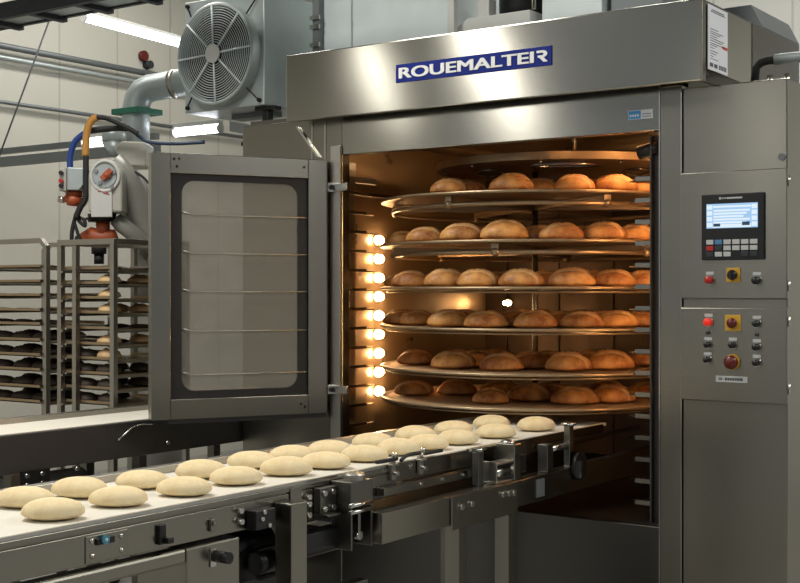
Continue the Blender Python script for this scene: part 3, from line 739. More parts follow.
# cooling fan box
yf = 5.6
p0, p1 = PY(185, 113, yf), PY(264, 105.5, yf); fz0 = (p0.z+p1.z)/2; fz1 = PY(186, 6, yf).z+.02
fx0, fx1 = p0.x, p1.x
fan = thing('cooling_fan', 'galvanised box fan with round wire grille left of the oven hood', 'fan', ((fx0+fx1)/2, yf+.25, fz0))
obj('casing', MB().box(fx0, fx1, yf, yf+.5, fz0, fz1), 'galv', fan, .006)
fc = PY(215.5, 54, yf-.06); R = 49.5*(fc.x*FX+fc.y*FY)/FPX
fcx, fcz = fc.x, fc.z
b = MB(); b.lathe([(R+.012, .001), (R+.012, -.07), (R, -.078), (R-.012, -.07), (R-.014, -.006), (R-.014, -.002)], (fcx, yf, fcz), 72, 'y'); obj('shroud_ring', b, 'galv', fan)
b = MB(); b.cyl((fcx, yf-.001, fcz), (fcx, yf-.004, fcz), R-.015, 64); obj('intake', b, 'black', fan)
hub = obj('impeller', MB().cyl((fcx, yf-.005, fcz), (fcx, yf-.045, fcz), .075, 32), 'black_steel', fan)
for k in range(6):
    a = 2*PI*k/6+.3; b = MB(); pts = []
    for rr, w, tw in ((.075, .05, .02), (.16, .08, .016), (R-.025, .11, .01)):
        for s in (-1, 1):
            aa = a+s*w/rr/1.2; pts.append((fcx+rr*math.cos(aa), yf-.025+s*tw, fcz+rr*math.sin(aa)))
    b.add(pts, [(0, 1, 3, 2), (2, 3, 5, 4)], True); obj('fan_blade', b, 'black_steel', hub)
b = MB(); yg = yf-.074
for k in range(16): b.ring((fcx, yg, fcz), .07+(R-.075)*k/15.0, .0024, 'y', 64, 5)
for k in range(8):
    a = 2*PI*k/8+.05; b.cyl((fcx+.05*math.cos(a), yg-.004, fcz+.05*math.sin(a)), (fcx+(R-.002)*math.cos(a), yg-.004, fcz+(R-.002)*math.sin(a)), .006, 8)
gr = obj('fan_grille', b, 'galv_light', fan)
obj('grille_hub', MB().cyl((fcx, yg-.004, fcz), (fcx, yg-.014, fcz), .056, 32), 'white', gr)
for sx, sz in ((-1, -1), (1, -1), (-1, 1), (1, 1)):
    px_, pz_ = (fx0+fx1)/2+sx*((fx1-fx0)/2-.03), (fz0+fz1)/2+sz*((fz1-fz0)/2-.03)
    b = MB(); b.cyl((px_, yf, pz_), (px_, yf-.018, pz_), .012, 12); b.bar((px_, yf-.012, pz_), (fcx+(R*.97)*sx*.72, yf-.03, fcz+(R*.97)*sz*.72), .008, .006); obj('clamp', b, 'black_steel', fan)
b = MB(); q = PX(272, 104, fx1-.04)
b.box(fx1-.10, fx1+.05, yf+.03, yf+.10, fz0-.025, fz0-.001); b.box(fx1-.05, fx1-.005, yf+.04, yf+.09, fz0-.2, fz0-.025); b.box(fx1-.2, fx1+.02, yf+.02, yf+.12, fz0-.225, fz0-.2)
obj('mounting_bracket', b, 'black_steel', fan, .004)
b = MB(); b.box(fx0+.2, fx1-.12, yf+.2, yf+.3, fz0-.03, fz0-.001); b.prism([(fx0+.35, yf+.02, fz0-.07), (fx1+.12, yf+.02, fz0-.16), (fx1+.12, yf+.02, fz0-.22), (fx0+.35, yf+.02, fz0-.13)], (0, .08, 0)); obj('support_beam', b, 'galv_dark', fan)

# fluorescent lights
def tube_light(name, label, a, bb, r, tray_h=.03, top=5.0):
    a, bb = Vector(a), Vector(bb); d = (bb-a).normalized()
    t = thing(name, label, 'light', tuple((a+bb)/2))
    obj('tube', MB().cyl(a+d*.012, bb-d*.012, r, 16), 'tube', t)
    obj('end_cap', MB().cyl(a, a+d*.012, r*1.15, 16), 'white', t); obj('end_cap', MB().cyl(bb-d*.012, bb, r*1.15, 16), 'white', t)
    b = MB(); up = Vector((0, 0, r+tray_h/2+.002)); b.bar(a+up, bb+up, r*1.6, tray_h); obj('housing', b, 'white', t, .003)
    for f in (.15, .85):
        q = a+(bb-a)*f; obj('hanger', MB().cyl(q+Vector((0, 0, r+tray_h)), (q.x, q.y, top), .004, 8), 'galv', t)
a, bb = PX(83, 17, -7.0), PX(186, 45, -7.0); tube_light('fluorescent_light', 'long glowing fluorescent tube hung above the robot arm', a, bb, .03, .02)
a, bb = PY(174.5, 133, 5.95), PY(221, 128, 5.95); bb.z = a.z; tube_light('fluorescent_light', 'short glowing fluorescent light below the box fan', a, bb, .026, .03, fz0)
a, bb = PY(84, 143.5, 6.045), PY(107, 142, 6.045); bb.z = a.z; tube_light('fluorescent_light', 'small glowing fluorescent light behind the yellow hose', a, bb, .03, .03, a.z+.075)

# ------------------------------------------------------------------ pipes and ironwork on the left wall
def run(name, label, cat, pts, r, m): return obj(name, MB().tube(pts, r, 12), m, label=label, cat=cat)
xw = -8.12
a, bb = PX(8, 46, xw), PX(178, 80, xw); z = (a.z+bb.z)/2; run('wall_pipe', 'upper brownish pipe along the left wall', 'pipe', [(xw, a.y-1.5, z), (xw, bb.y+1, z)], .026, 'galv_dark')
a = PX(8, 52, xw); z2 = z-.085; run('wall_pipe', 'thin pale pipe just below the upper wall pipe', 'pipe', [(xw-.02, a.y-1.5, z2), (xw-.02, bb.y+1, z2)], .018, 'galv')
a, bb = PX(8, 102, xw), PX(95, 115, xw); z = (a.z+bb.z)/2; run('wall_conduit', 'thin grey conduit halfway up the left wall', 'pipe', [(xw-.03, a.y-1.5, z), (xw-.03, bb.y+2.2, z)], .016, 'galv_dark')
a = PX(48, 24, -7.2); bb = PX(6, 138, -7.2); run('stay_wire', 'thin dark stay wire slanting across the left wall', 'wire', [a+(a-bb)*.9, bb+(bb-a)*2.07], .006, 'mesh_dark')
a, bb = PY(8, 152, 6.1), PY(104, 139, 6.1); z = (a.z+bb.z)/2
obj('cross_beam', MB().box(-8.199, bb.x+.5, 6.1, 6.15, z-.02, z+.02), 'galv_dark', label='upper of two grey cross beams behind the robot arm', cat='beam')
a, bb = PY(8, 160, 5.95), PY(104, 150, 5.95); z = (a.z+bb.z)/2-.01
obj('cross_beam', MB().box(-8.199, bb.x+.5, 5.93, 6.0, z-.035, z+.03), 'galv_dark', label='lower thicker grey cross beam behind the robot arm', cat='beam')
p = PX(143.5, 56, xw-.06)
rb = thing('alarm_bell', 'small red alarm disc on the left wall right of the tube light', 'alarm', (-8.2, p.y, p.z))
obj('disc', MB().cyl((-8.199, p.y, p.z), (-8.16, p.y, p.z), .045, 20), 'red_dark', rb)
p = PX(147, 65, xw-.06); obj('sounder', MB().cyl((-8.199, p.y, p.z), (-8.13, p.y, p.z), .035, 16), 'mesh_dark', rb)
# overhead tray
yc = 4.9
a, bb = PY(8, 24, yc), PY(110, 4, yc); z = (a.z+bb.z)/2+.085
ct = thing('cable_tray', 'dark overhead cable tray across the upper left corner', 'cable tray', (a.x, yc, z))
obj('rail', MB().box(a.x-1, bb.x+2.2, yc, yc+.04, z-.045, z+.05), 'mesh_dark', ct)
obj('rail', MB().box(a.x-1, bb.x+2.2, yc+.34, yc+.37, z-.0, z+.05), 'mesh_dark', ct)
obj('deck', MB().box(a.x-1, bb.x+2.2, yc+.041, yc+.339, z+.01, z+.018), 'galv', ct)
for k in range(9):
    x = a.x-.8+k*.42; obj('rung', MB().box(x, x+.05, yc+.041, yc+.38, z-.02, z+.009), 'mesh_dark', ct)
mp = obj('cable_bundle', MB().box(a.x-1, bb.x+2, yc+.08, yc+.3, z+.019, z+.06), 'mesh_dark', ct)
obj('walkway', MB().box(a.x-1.2, bb.x+.2, yc-.5, yc-.15, z+.16, z+.2), 'mesh_dark', label='dark walkway plate above the cable tray', cat='walkway')

# ------------------------------------------------------------------ exhaust pipe with elbow
ZP = 8.15
ep = thing('exhaust_pipe', 'fat grey elbow pipe running from the fan box down behind the robot', 'pipe', tuple(PD(135, 130, ZP)))
pts = [PD(u, v, t) for u, v, t in ((136, 158, ZP), (136, 118, ZP), (136.3, 108, ZP), (138, 99, ZP), (143, 92, ZP), (151, 88, ZP), (163, 86, ZP-.02), (196, 80, ZP-.08))]
obj('elbow', MB().tube(pts, .088, 24), 'galv', ep)
c = PD(136, 112.5, ZP); b = MB(); b.box(c.x-.11, c.x+.13, c.y-.11, c.y+.11, c.z-.018, c.z+.018); obj('flange', b, 'green', ep, .003)
pts2 = [PD(136, 113, ZP), PD(136, 160, ZP)]
q = PD(175, 84, ZP-.04); b = MB(); d = (PD(196, 80, ZP-.08)-PD(163, 86, ZP-.02)).normalized(); b.cyl(q-d*.02, q+d*.02, .092, 24); obj('clamp_band', b, 'frame', ep)
c = PD(116, 140, ZP-.2)
b = MB(); b.cyl(PD(114, 128, ZP-.2), PD(114, 142, ZP-.2), .075, 24); b.cyl(PD(114, 142, ZP-.2), PD(116, 157, ZP-.2), .075, 24, .02); obj('drain_cone', b, 'galv', ep)

# ------------------------------------------------------------------ robot arm
ZR = 7.7; K = ZR/FPX
fr_ = Vector((FX, FY, 0)); rt = Vector((RX, RY, 0)); up = Vector((0, 0, 1))
def RB(u, v, dz=0): return PD(u, v, ZR+dz)
rob = thing('robot_arm', 'grey industrial robot arm with orange gripper reaching down over the racks', 'robot', tuple(PD(158, 300, ZR+.2).to_2d())+(0,))
base = PD(158, 300, ZR+.25)
b = MB(); b.cyl((base.x, base.y, 0), (base.x, base.y, .9), .19, 28); b.cyl((base.x, base.y, .9), (base.x, base.y, 1.35), .15, 28); obj('pedestal', b, 'robot2', rob)
b = MB(); b.tube([RB(158, 300, .25), RB(152, 240, .2), RB(142, 214, .15), RB(128, 185, .1), RB(108, 165, .06)], [.13, .12, .115, .105, .10], 20); obj('forearm', b, 'robot2', rob)
b = MB(); b.tube([RB(150, 252, .1), RB(140, 240, .05), RB(131, 232, 0), RB(122, 225, 0), RB(116, 219, 0)], [.055, .055, .05, .05, .045], 14); obj('lower_link', b, 'robot2', rob)
# wrist housing: arch shaped block
def arch(u0, u1, vt, vb, n=14):
    cx_, rx_ = (u0+u1)/2, (u1-u0)/2
    return [(u0, vb), (u1, vb)]+[(cx_+rx_*math.cos(PI*i/n), vt+rx_*(1-math.sin(PI*i/n))) for i in range(n+1)]
b = MB(); b.prism([RB(u, v, -.13) for u, v in arch(88, 122, 159, 212)], fr_*.24); wh = obj('wrist_housing', b, 'robot', rob, .012)
b = MB(); b.prism([RB(u, v, -.14) for u, v in arch(91, 112, 186, 217)[:2]+[(112, 184), (91, 184)]], fr_*.02); obj('cover_plate', b, 'white', wh, .004)
b = MB()
c = RB(105, 176, -.135); 
for rr in (13.5*K, ): b.tube([c+rt*(rr*math.cos(2*PI*i/32))+up*(rr*1.1*math.sin(2*PI*i/32)) for i in range(32)], .011, 8, True)
obj('wrist_ring', b, 'white', wh)
b = MB(); b.cyl(c, c+fr_*-.012, 11.5*K, 28); obj('wrist_disc', b, 'galv', wh)
b = MB(); q = RB(107, 175, -.16); b.bar(q-rt*.03-up*.025, q+rt*.025+up*.03, .035, .03); b.ell(q, .025, .025, .025); obj('orange_knuckle', b, 'orange', wh)
for u, v in ((96, 171), (100, 183), (112, 187), (114, 172)):
    q = RB(u, v, -.15); obj('cap_screw', MB().cyl(q, q-fr_*.01, .012, 10), 'chrome', wh)
b = MB(); q = RB(103, 191, -.142); 
for f0, f1, z0 in ((-5, 5, 0), (-7, -3, 2.2), (0, 6, -2)): b.bar(q+rt*f0*K+up*z0*K, q+rt*f1*K+up*(z0-1)*K, .004, .006, up=fr_)
obj('cover_print', b, 'red', wh)
b = MB(); b.cyl(RB(102, 214), RB(102, 222), .085, 24); b.cyl(RB(102, 218), RB(102, 220), .1, 24); obj('tool_flange', b, 'black_steel', rob)
gp = obj('gripper_body', MB().cyl(RB(103, 222), RB(103, 236), .042, 20).tube([RB(84, 244), RB(86, 238), RB(91, 235), RB(103, 238), RB(112, 236), RB(115, 243)], [.035, .045, .05, .05, .045, .03], 14), 'orange', rob)
b = MB(); b.cyl(RB(99, 243), RB(99, 254), .045, 16); b.cyl(RB(99, 254), RB(99, 264), .03, 16); obj('suction_tool', b, 'rubber', gp)
b = MB(); q0 = RB(60, 192, -.1); b.prism([RB(u, v, -.16) for u, v in ((59, 168), (66, 168), (66, 191), (59, 191))], fr_*.2); obj('valve_cover', b, 'robot', rob, .005)
b = MB(); b.prism([RB(u, v, -.14) for u, v in ((66.5, 167), (83, 168), (83, 185), (79, 190), (66.5, 190))], fr_*.2); obj('valve_box', b, 'galv', rob, .006)
for v in (173, 181, 186):
    q = RB(61.5, v, -.165); obj('cable_gland', MB().cyl(q, q-fr_*.02, .013, 12), 'black' if v != 181 else 'red', rob)
b = MB(); b.cyl(RB(74, 190, -.05), RB(74, 197, -.05), .05, 16); b.cyl(RB(74, 197, -.05), RB(73, 206, -.05), .06, 16, .035); b.bar(RB(60, 199, -.05), RB(72, 201, -.05), .03, .03); obj('orange_valve', b, 'orange', rob)
b = MB(); b.cyl(RB(58.5, 199, -.05), RB(65, 200, -.05), .02, 12); obj('valve_fitting', b, 'chrome', rob)
def hose(pts, r, m, nm='hose'): return obj(nm, MB().tube(smooth(pts), r, 10), m, rob)
def smooth(P, k=6):
    P = [Vector(p) for p in P]; out = []
    for i in range(len(P)-1):
        p0, p1, p2, p3 = P[max(i-1, 0)], P[i], P[i+1], P[min(i+2, len(P)-1)]
        for j in range(k):
            t = j/k; out.append(.5*((2*p1)+(p2-p0)*t+(2*p0-5*p1+4*p2-p3)*t*t+(3*p1-p0-3*p2+p3)*t**3))
    return out+[P[-1]]
hose([RB(u, v, -.05) for u, v in ((70, 168), (70.5, 155), (75, 142), (84, 134), (92, 130.5))], .019, 'blue_hose', 'blue_hose')
hose([RB(u, v, -.05) for u, v in ((92, 130.5), (104, 129), (118, 128), (130, 128.5))], .02, 'rubber', 'hose_sleeve')
hose([RB(u, v, -.05) for u, v in ((130, 128.5), (140, 137), (150, 142), (175, 143.5), (205, 142))], .012, 'blue_dark', 'blue_hose')
hose([RB(u, v, -.1) for u, v in ((85.5, 156), (86, 140), (88, 128), (92, 120), (97, 117.5))], .022, 'yellow_hose', 'yellow_hose')
hose([RB(u, v, -.1) for u, v in ((97, 117.5), (106, 118), (118, 123), (130, 129), (138, 134))], .016, 'rubber', 'black_hose')
hose([RB(u, v, -.12) for u, v in ((86, 156), (86, 172), (86, 190), (85, 200), (80, 208), (76, 218))], .018, 'rubber', 'black_hose')
hose([RB(u, v, -.1) for u, v in ((76, 214), (74, 222), (72, 232), (71.5, 244))], .012, 'rubber', 'cable')
hose([RB(u, v, -.1) for u, v in ((76, 216), (80, 222), (85, 226), (84, 220), (78, 217))], .011, 'rubber', 'cable')
hose([RB(u, v, -.1) for u, v in ((74, 222), (78, 234), (80, 240), (76, 241), (77, 236))], .010, 'rubber', 'cable')
b = MB(); b.prism([RB(u, v, .1) for u, v in ((114, 150), (121, 141), (146, 142), (146, 166), (125, 166))], fr_*.25); obj('shoulder_casing', b, 'robot', rob, .01)
hose([RB(u, v, .05) for u, v in ((124, 169), (134, 172), (143, 177), (150, 185))], .008, 'rubber', 'cable')

# ------------------------------------------------------------------ bread racks on the left
def rack(name, label, corner, wid, dep, zt, lev, sn, bent=False, mids=0.0):
    x1, y0 = corner.x, corner.y; x0 = x1-wid; y1 = y0+dep; s = .03
    t = thing(name, label, 'rack', ((x0+x1)/2, (y0+y1)/2, 0))
    for i, (x, y) in enumerate(((x0, y0), (x1-s, y0), (x0, y1-s), (x1-s, y1-s))):
        obj('post', MB().box(x, x+s, y, y+s, .1, zt-(.055 if bent else 0)), 'frame', t, .002)
        b = MB(); b.cyl((x+s/2-.012, y+s/2, .05), (x+s/2+.012, y+s/2, .05), .05, 16); b.box(x, x+s, y, y+s, .085, .1); obj('castor', b, 'rubber', t)
    if mids: obj('post', MB().box(x0+wid*mids, x0+wid*mids+s, y0, y0+s, .1, zt-.001), 'frame', t, .002)
    b = MB()
    if bent:
        for y in (y0, y1-s):
            b = MB(); b.prism([(x0, y, zt-.055), (x0, y, zt-.03), (x0+.05, y, zt+.012), (x1-.05, y, zt+.012), (x1, y, zt-.03), (x1, y, zt-.055), (x1-s, y, zt-.055), (x1-s, y, zt-.04), (x1-.06, y, zt-.015), (x0+.06, y, zt-.015), (x0+s, y, zt-.04), (x0+s, y, zt-.055)], (0, s, 0)); obj('top_frame', b, 'frame', t, .002)
    else:
        b.box(x0, x1, y0, y0+s, zt, zt+.03); b.box(x0, x1, y1-s, y1, zt, zt+.03); b.box(x0, x0+s, y0+s, y1-s, zt, zt+.03); b.box(x1-s, x1, y0+s, y1-s, zt, zt+.03)
    if not bent: obj('top_frame', b, 'frame', t, .002)
    for z in lev:
        for x in (x0+s+.001, x1-s-.013): obj('runner', MB().box(x, x+.012, y0+.002, y1-.002, z-.012, z-.001), 'frame', t)
    yt0 = y0+.034 if mids else y0-.015
    for k, z in enumerate(lev):
        tr = obj('bread_tray', MB().box(x0+s+.004, x1-s-.004, yt0, y1-.05, z, z+.006).box(x0+s+.004, x1-s-.004, yt0, yt0+.004, z, z+.02).box(x0+s+.004, x1-s-.004, y1-.052, y1-.049, z, z+.02), 'tray',
                 label='flat tray on the %s, %s shelf from the top' % (sn, ORD[k]), cat='tray', group='trays on the bread racks')
    return x0+s, x1-s, y0, y1
RKD = loaf_mesh('rack_loaf', .105, .06, .045, 'rackloaf', True, 11, 20, 10)
RKP = loaf_mesh('rack_loaf_pale', .105, .06, .05, 'paleloaf', True, 12, 20, 10)
c1 = PD(46, 240, 7.0)
lev1 = [EYE-(v-CY)*7.0/FPX for v in (268, 283, 297, 312, 326, 342, 357, 372, 389, 404)]
x0, x1, y0, y1 = rack('bread_rack', 'steel bread rack with rounded top loaded with dark flat loaves', c1, .62, .5, c1.z, lev1, 'round-topped rack', True)
for k, z in enumerate(lev1):
    for j in range(3):
        x = x0+.10+j*.18; yy = y0+.1
        place('rack_loaf', RKD, (x, yy, z+.0065), random.uniform(-.3, .3), (.85, 1, .3 if k < 4 else .6 if k < 5 else 1.0), 'dark flat loaf, %s from left on %s shelf of the round-topped rack' % (ORD[j], ORD[k]), 'bread', 'dark loaves on the round-topped rack')
        if k > 4: place('rack_loaf', RKD, (x, yy+.2, z+.0065), random.uniform(-.3, .3), (.85, 1, .7 if k < 5 else 1.05), 'dark flat loaf, %s from left behind on %s shelf of the round-topped rack' % (ORD[j], ORD[k]), 'bread', 'dark loaves on the round-topped rack')
c2 = PD(113.5, 244, 6.5); c2l = PY(57, 245, c2.y)
lev2 = [EYE-(v-CY)*6.5/FPX for v in (270, 285, 300, 315, 331, 347, 362, 377, 392, 407)]
wid = c2.x-c2l.x
x0, x1, y0, y1 = rack('bread_rack', 'square-topped steel bread rack with pale and dark loaves in front of the robot', c2, wid, .55, c2.z, lev2, 'square-topped rack', False, .27)
for k, z in enumerate(lev2):
    for j in range(2):
        for d in range(2):
            pale = (k in (1, 2, 3, 5, 6) and j == 1) or (k == 3 and d == 1)
            if random.random() < (.12 if k > 5 else .3): continue
            place('rack_loaf', RKP if pale else RKD, (x0+.09+j*.175, y0+.1+d*.22, z+.0065), random.uniform(-.3, .3), (.75, .95, (.95 if pale else .45) if k < 6 else 1.1), '%s loaf, %s %s on %s shelf of the square-topped rack' % ('pale' if pale else 'dark', 'left' if j == 0 else 'right', 'front' if d == 0 else 'behind', ORD[k]), 'bread', 'loaves on the square-topped rack')

# ------------------------------------------------------------------ rear conveyor
rc = thing('rear_conveyor', 'rear dark conveyor with pale belt between the racks and the open door', 'conveyor', (-4.6, 3, 0))
RY0, RY1 = 2.4, 5.2
obj('belt', MB().box(-4.76, -4.425, RY0, RY1, .88, .9), 'belt', rc)
obj('side_panel', MB().box(-4.424, -4.40, RY0, RY1, .735, .897), 'dark_frame', rc, .002)
obj('side_panel', MB().box(-4.80, -4.761, RY0, RY1, .735, .925), 'frame', rc, .002)
for y in (2.55, 3.4, 4.12, 5.0):
    obj('leg', MB().box(-4.44, -4.39, y, y+.05, 0, .734), 'steel_dark', rc, .002); obj('leg', MB().box(-4.80, -4.75, y, y+.05, 0, .734), 'steel_dark', rc, .002)
    obj('cross_bar', MB().box(-4.749, -4.441, y+.01, y+.04, .30, .34), 'dark_frame', rc)
obj('lower_rail', MB().box(-4.42, -4.39, 2.601, 3.399, .42, .46).box(-4.42, -4.39, 3.451, 4.119, .42, .46).box(-4.42, -4.39, 4.171, 4.999, .42, .46), 'dark_frame', rc)
b = MB(); b.cyl((-4.42, 3.9, .66), (-4.42, 4.08, .56), .022, 12); b.cyl((-4.42, 4.08, .56), (-4.42, 4.1, .55), .03, 12); obj('tension_strut', b, 'galv', rc)
b = MB(); b.cyl((-4.6, 3.62, .62), (-4.6, 3.95, .62), .07, 20); b.box(-4.66, -4.54, 3.5, 3.62, .55, .69); obj('drive_motor', b, 'galv_dark', rc)
b = MB(); b.box(-4.399, -4.385, 3.45, 3.6, .66, .74); obj('bracket', b, 'black', rc)
for y, z in ((3.48, .72), (3.56, .72), (3.48, .68), (3.56, .68), (3.75, .72), (4.3, .78)): obj('bolt', MB().cyl((-4.40, y, z), (-4.378, y, z), .01, 10), 'chrome', rc)
b = MB(); b.tube([(-4.39, 3.99, .82), (-4.385, 4.07, .87), (-4.385, 4.12, .88), (-4.385, 4.2, .875)], .005, 8); obj('bent_rod', b, 'chrome', rc)
# dark machinery under the door
mc = thing('drive_unit', 'dark boxy drive machinery on the floor below the open door', 'machine', (-4.15, 3.6, 0))
obj('cabinet', MB().box(-4.30, -3.95, 4.15, 4.6, .12, .66), 'galv_dark', mc, .01)
obj('lid', MB().box(-4.31, -3.94, 4.14, 4.61, .661, .675), 'frame', mc, .003)
for x in (-4.29, -4.0):
    for y in (4.1, 4.5): obj('foot', MB().cyl((x+.02, y+.03, 0), (x+.02, y+.03, .12), .02, 12), 'dark_frame', mc)
obj('motor', MB().cyl((-4.12, 4.149, .5), (-4.12, 3.8, .5), .08, 20), 'galv_dark', mc)

# ------------------------------------------------------------------ front conveyor
XN = -2.58
fc_ = thing('belt_conveyor', 'front stainless belt conveyor carrying raw dough toward the oven', 'conveyor', (-2.8, 2.9, 0))
CY0, CY1 = 1.3, 3.62
obj('belt', MB().box(-3.05, XN-.002, CY0, 5.3, .885, .9), 'belt', fc_)
obj('belt_edge', MB().box(XN-.001, XN+.006, CY0, 3.65, .890, .899), 'chrome', fc_)
sp1 = obj('side_panel', MB().box(XN, XN+.012, CY0, CY1, .874, .8895).box(XN, XN+.006, CY0, CY1, .868, .874).box(XN, XN+.01, CY0, CY1, .787, .868), 'steel', fc_, .0015)
obj('far_rail', MB().box(-3.085, -3.051, CY0, 5.0, .80, .925), 'frame', fc_, .003)
b = MB(); b.box(-3.0, XN-.03, CY0, CY1, .80, .87); obj('slider_bed', b, 'black_steel', fc_)
# lower tube and junction box
yt = PX(183, 550, -2.56).y
obj('lower_tube', MB().box(-2.60, -2.545, CY0, yt, .735, .778), 'steel', fc_, .008)
y1_ = PX(240, 540, -2.55).y
jb = obj('junction_box', MB().box(-2.75, -2.55, yt+.004, y1_, .35, .776), 'steel', fc_, .005)
q = PX(214, 557, -2.55)
obj('switch_plate', MB().box(-2.549, -2.545, q.y-.018, q.y+.004, q.z-.026, q.z+.026), 'chrome', jb)
obj('rotary_knob', MB().cyl((-2.545, q.y+.012, q.z), (-2.50, q.y+.012, q.z), .017, 18), 'black', jb)
for y in (1.5, 2.62):
    for x in (-2.74, -3.05): obj('leg', MB().box(x-.03, x+.03, y, y+.06, 0, .79 if x < -3 else .34), 'steel', fc_, .003)
# bolt plate with blue sensor
pp0 = PX(85, 530, -2.57); pp1 = PX(127, 555, -2.57)
bp_ = obj('bolt_plate', MB().box(-2.57, -2.567, pp0.y, pp1.y, .792, .862), 'steel', fc_, .001)
for u, v in ((91.5, 541), (92, 556), (121, 535.5), (121.5, 550)):
    q = PX(u, v, -2.567); obj('bolt', MB().ell((q.x, q.y, q.z), .006, .0075, .0075, 14, 8), 'chrome', bp_)
q = PX(105, 539.5, -2.56); b = MB(); b.cyl((-2.567, q.y, q.z), (-2.554, q.y, q.z), .012, 16); sn = obj('sensor', b, 'teal', bp_)
obj('sensor_eye', MB().ell((-2.554, q.y, q.z), .003, .005, .005), 'paper', sn)
obj('sensor_mount', MB().box(-2.567, -2.561, q.y-.025, q.y+.035, q.z-.012, q.z+.004), 'black', bp_)
q = PX(162, 535, -2.567); b = MB(); b.box(-2.570, -2.558, q.y-.016, q.y+.008, q.z-.025, q.z+.03); b.box(-2.558, -2.54, q.y-.004, q.y+.02, q.z-.022, q.z-.006); obj('latch', b, 'black', fc_, .002)
q = PX(211.5, 525, -2.567); b = MB(); b.box(-2.570, -2.56, q.y-.009, q.y+.009, q.z-.018, q.z+.018); b.cyl((-2.56, q.y, q.z+.004), (-2.552, q.y, q.z+.004), .007, 12); obj('strike_plate', b, 'steel', fc_, .002)
for u, v in ((239, 510.5), (239.5, 521.5), (250, 513)):
    q = PX(u, v, -2.565); obj('bolt', MB().cyl((-2.57, q.y, q.z), (-2.552, q.y, q.z), .0085, 12), 'chrome', fc_)
b = MB(); q = PX(262, 517, -2.56); b.box(-2.569, -2.53, q.y-.06, q.y+.03, q.z-.03, q.z+.028); blk = obj('sensor_block', b, 'black', fc_, .003)
for u, v in ((262, 519), (269, 525), (264, 512)):
    q = PX(u, v, -2.53); obj('bolt', MB().cyl((-2.53, q.y, q.z), (-2.524, q.y, q.z), .007, 10), 'chrome', blk)
b = MB(); q = PX(250, 545, -2.62); b.cyl((-2.72, q.y-.02, .70), (-2.72, q.y+.18, .70), .05, 18); b.box(-2.78, -2.66, q.y, q.y+.2, .60, .69); b.cyl((-2.62, q.y+.02, .66), (-2.62, q.y+.10, .66), .035, 16); obj('drive_motor', b, 'black', fc_)
b = MB(); q = PX(250, 575, -2.7); b.tube([(-2.68, q.y-.04, .62), (-2.66, q.y, .6), (-2.66, q.y+.06, .6), (-2.70, q.y+.09, .63)], .01, 8); obj('cable', b, 'rubber', fc_)
# square post and cross bar
pA = PX(277.5, 499, -2.56); pB = PX(291.7, 500, -2.50)
q = PX(291.7, 500, -2.497); yq = q.y
obj('post', MB().box(-2.565, -2.497, yq, yq+.075, 0, .852), 'steel', fc_, .003)
for v in (497, 504, 515):
    q = PX(308, v, -2.56); obj('bolt', MB().cyl((-2.57, q.y, q.z), (-2.55, q.y, q.z), .009, 12), 'chrome', fc_)
obj('corner_bracket', MB().box(-2.57, -2.565, yq+.076, yq+.13, .775, .885).box(-2.57, -2.53, yq+.076, yq+.16, .77, .776), 'steel', fc_, .001)
b = MB(); b.box(-2.60, -2.54, yq+.08, yq+.40, .69, .735); b.cyl((-2.57, yq+.1, .685), (-2.57, yq+.38, .685), .03, 14); obj('cross_motor', b, 'black', fc_, .003)
obj('motor_plate', MB().box(-2.60, -2.52, yq+.402, yq+.408, .69, .735), 'chrome', fc_)
obj('floor_bar', MB().box(-2.57, -2.52, yq+.08, yq+.42, .50, .545), 'steel_dark', fc_, .002)
# tension head
q0 = PX(351, 480, -2.48); q1 = PX(374, 480, -2.48)
ya_, yb_ = q0.y+.004, q1.y-.004; ym = (ya_+yb_)/2
th = obj('tension_head', MB().box(-2.565, -2.553, ya_, yb_, .665, .885).box(-2.553, -2.482, ya_, ya_+.008, .665, .885).box(-2.553, -2.482, yb_-.008, yb_, .665, .885).box(-2.553, -2.482, ya_+.008, yb_-.008, .80, .885), 'steel_dark', fc_, .002)
obj('head_cap', MB().lathe([(.036, .8855), (.036, .902), (.032, .908), (.012, .912), (0, .912)], (-2.515, ym, 0), 24, 'z', False), 'frame', th)
obj('head_bracket', MB().box(-2.569, -2.54, ya_-.085, ya_-.002, .79, .872).box(-2.569, -2.51, ya_-.085, ya_-.02, .782, .79), 'steel_dark', th, .002)
for dy, z in ((-.07, .855), (-.07, .805), (-.025, .805), (-.025, .855)): obj('bolt', MB().cyl((-2.54, ya_+dy, z), (-2.530, ya_+dy, z), .009, 12), 'chrome', th)
for z in (.812, .79): obj('adjuster_screw', MB().cyl((-2.474, ya_-.02, z), (-2.474, yb_-.02, z), .007, 10), 'chrome', th)
b = MB(); b.bar((-2.50, ym, .79), (-2.50, ym, .71), .014, .014); b.cyl((-2.51, ym, .705), (-2.488, ym, .705), .014, 12); obj('tension_link', b, 'chrome', th)
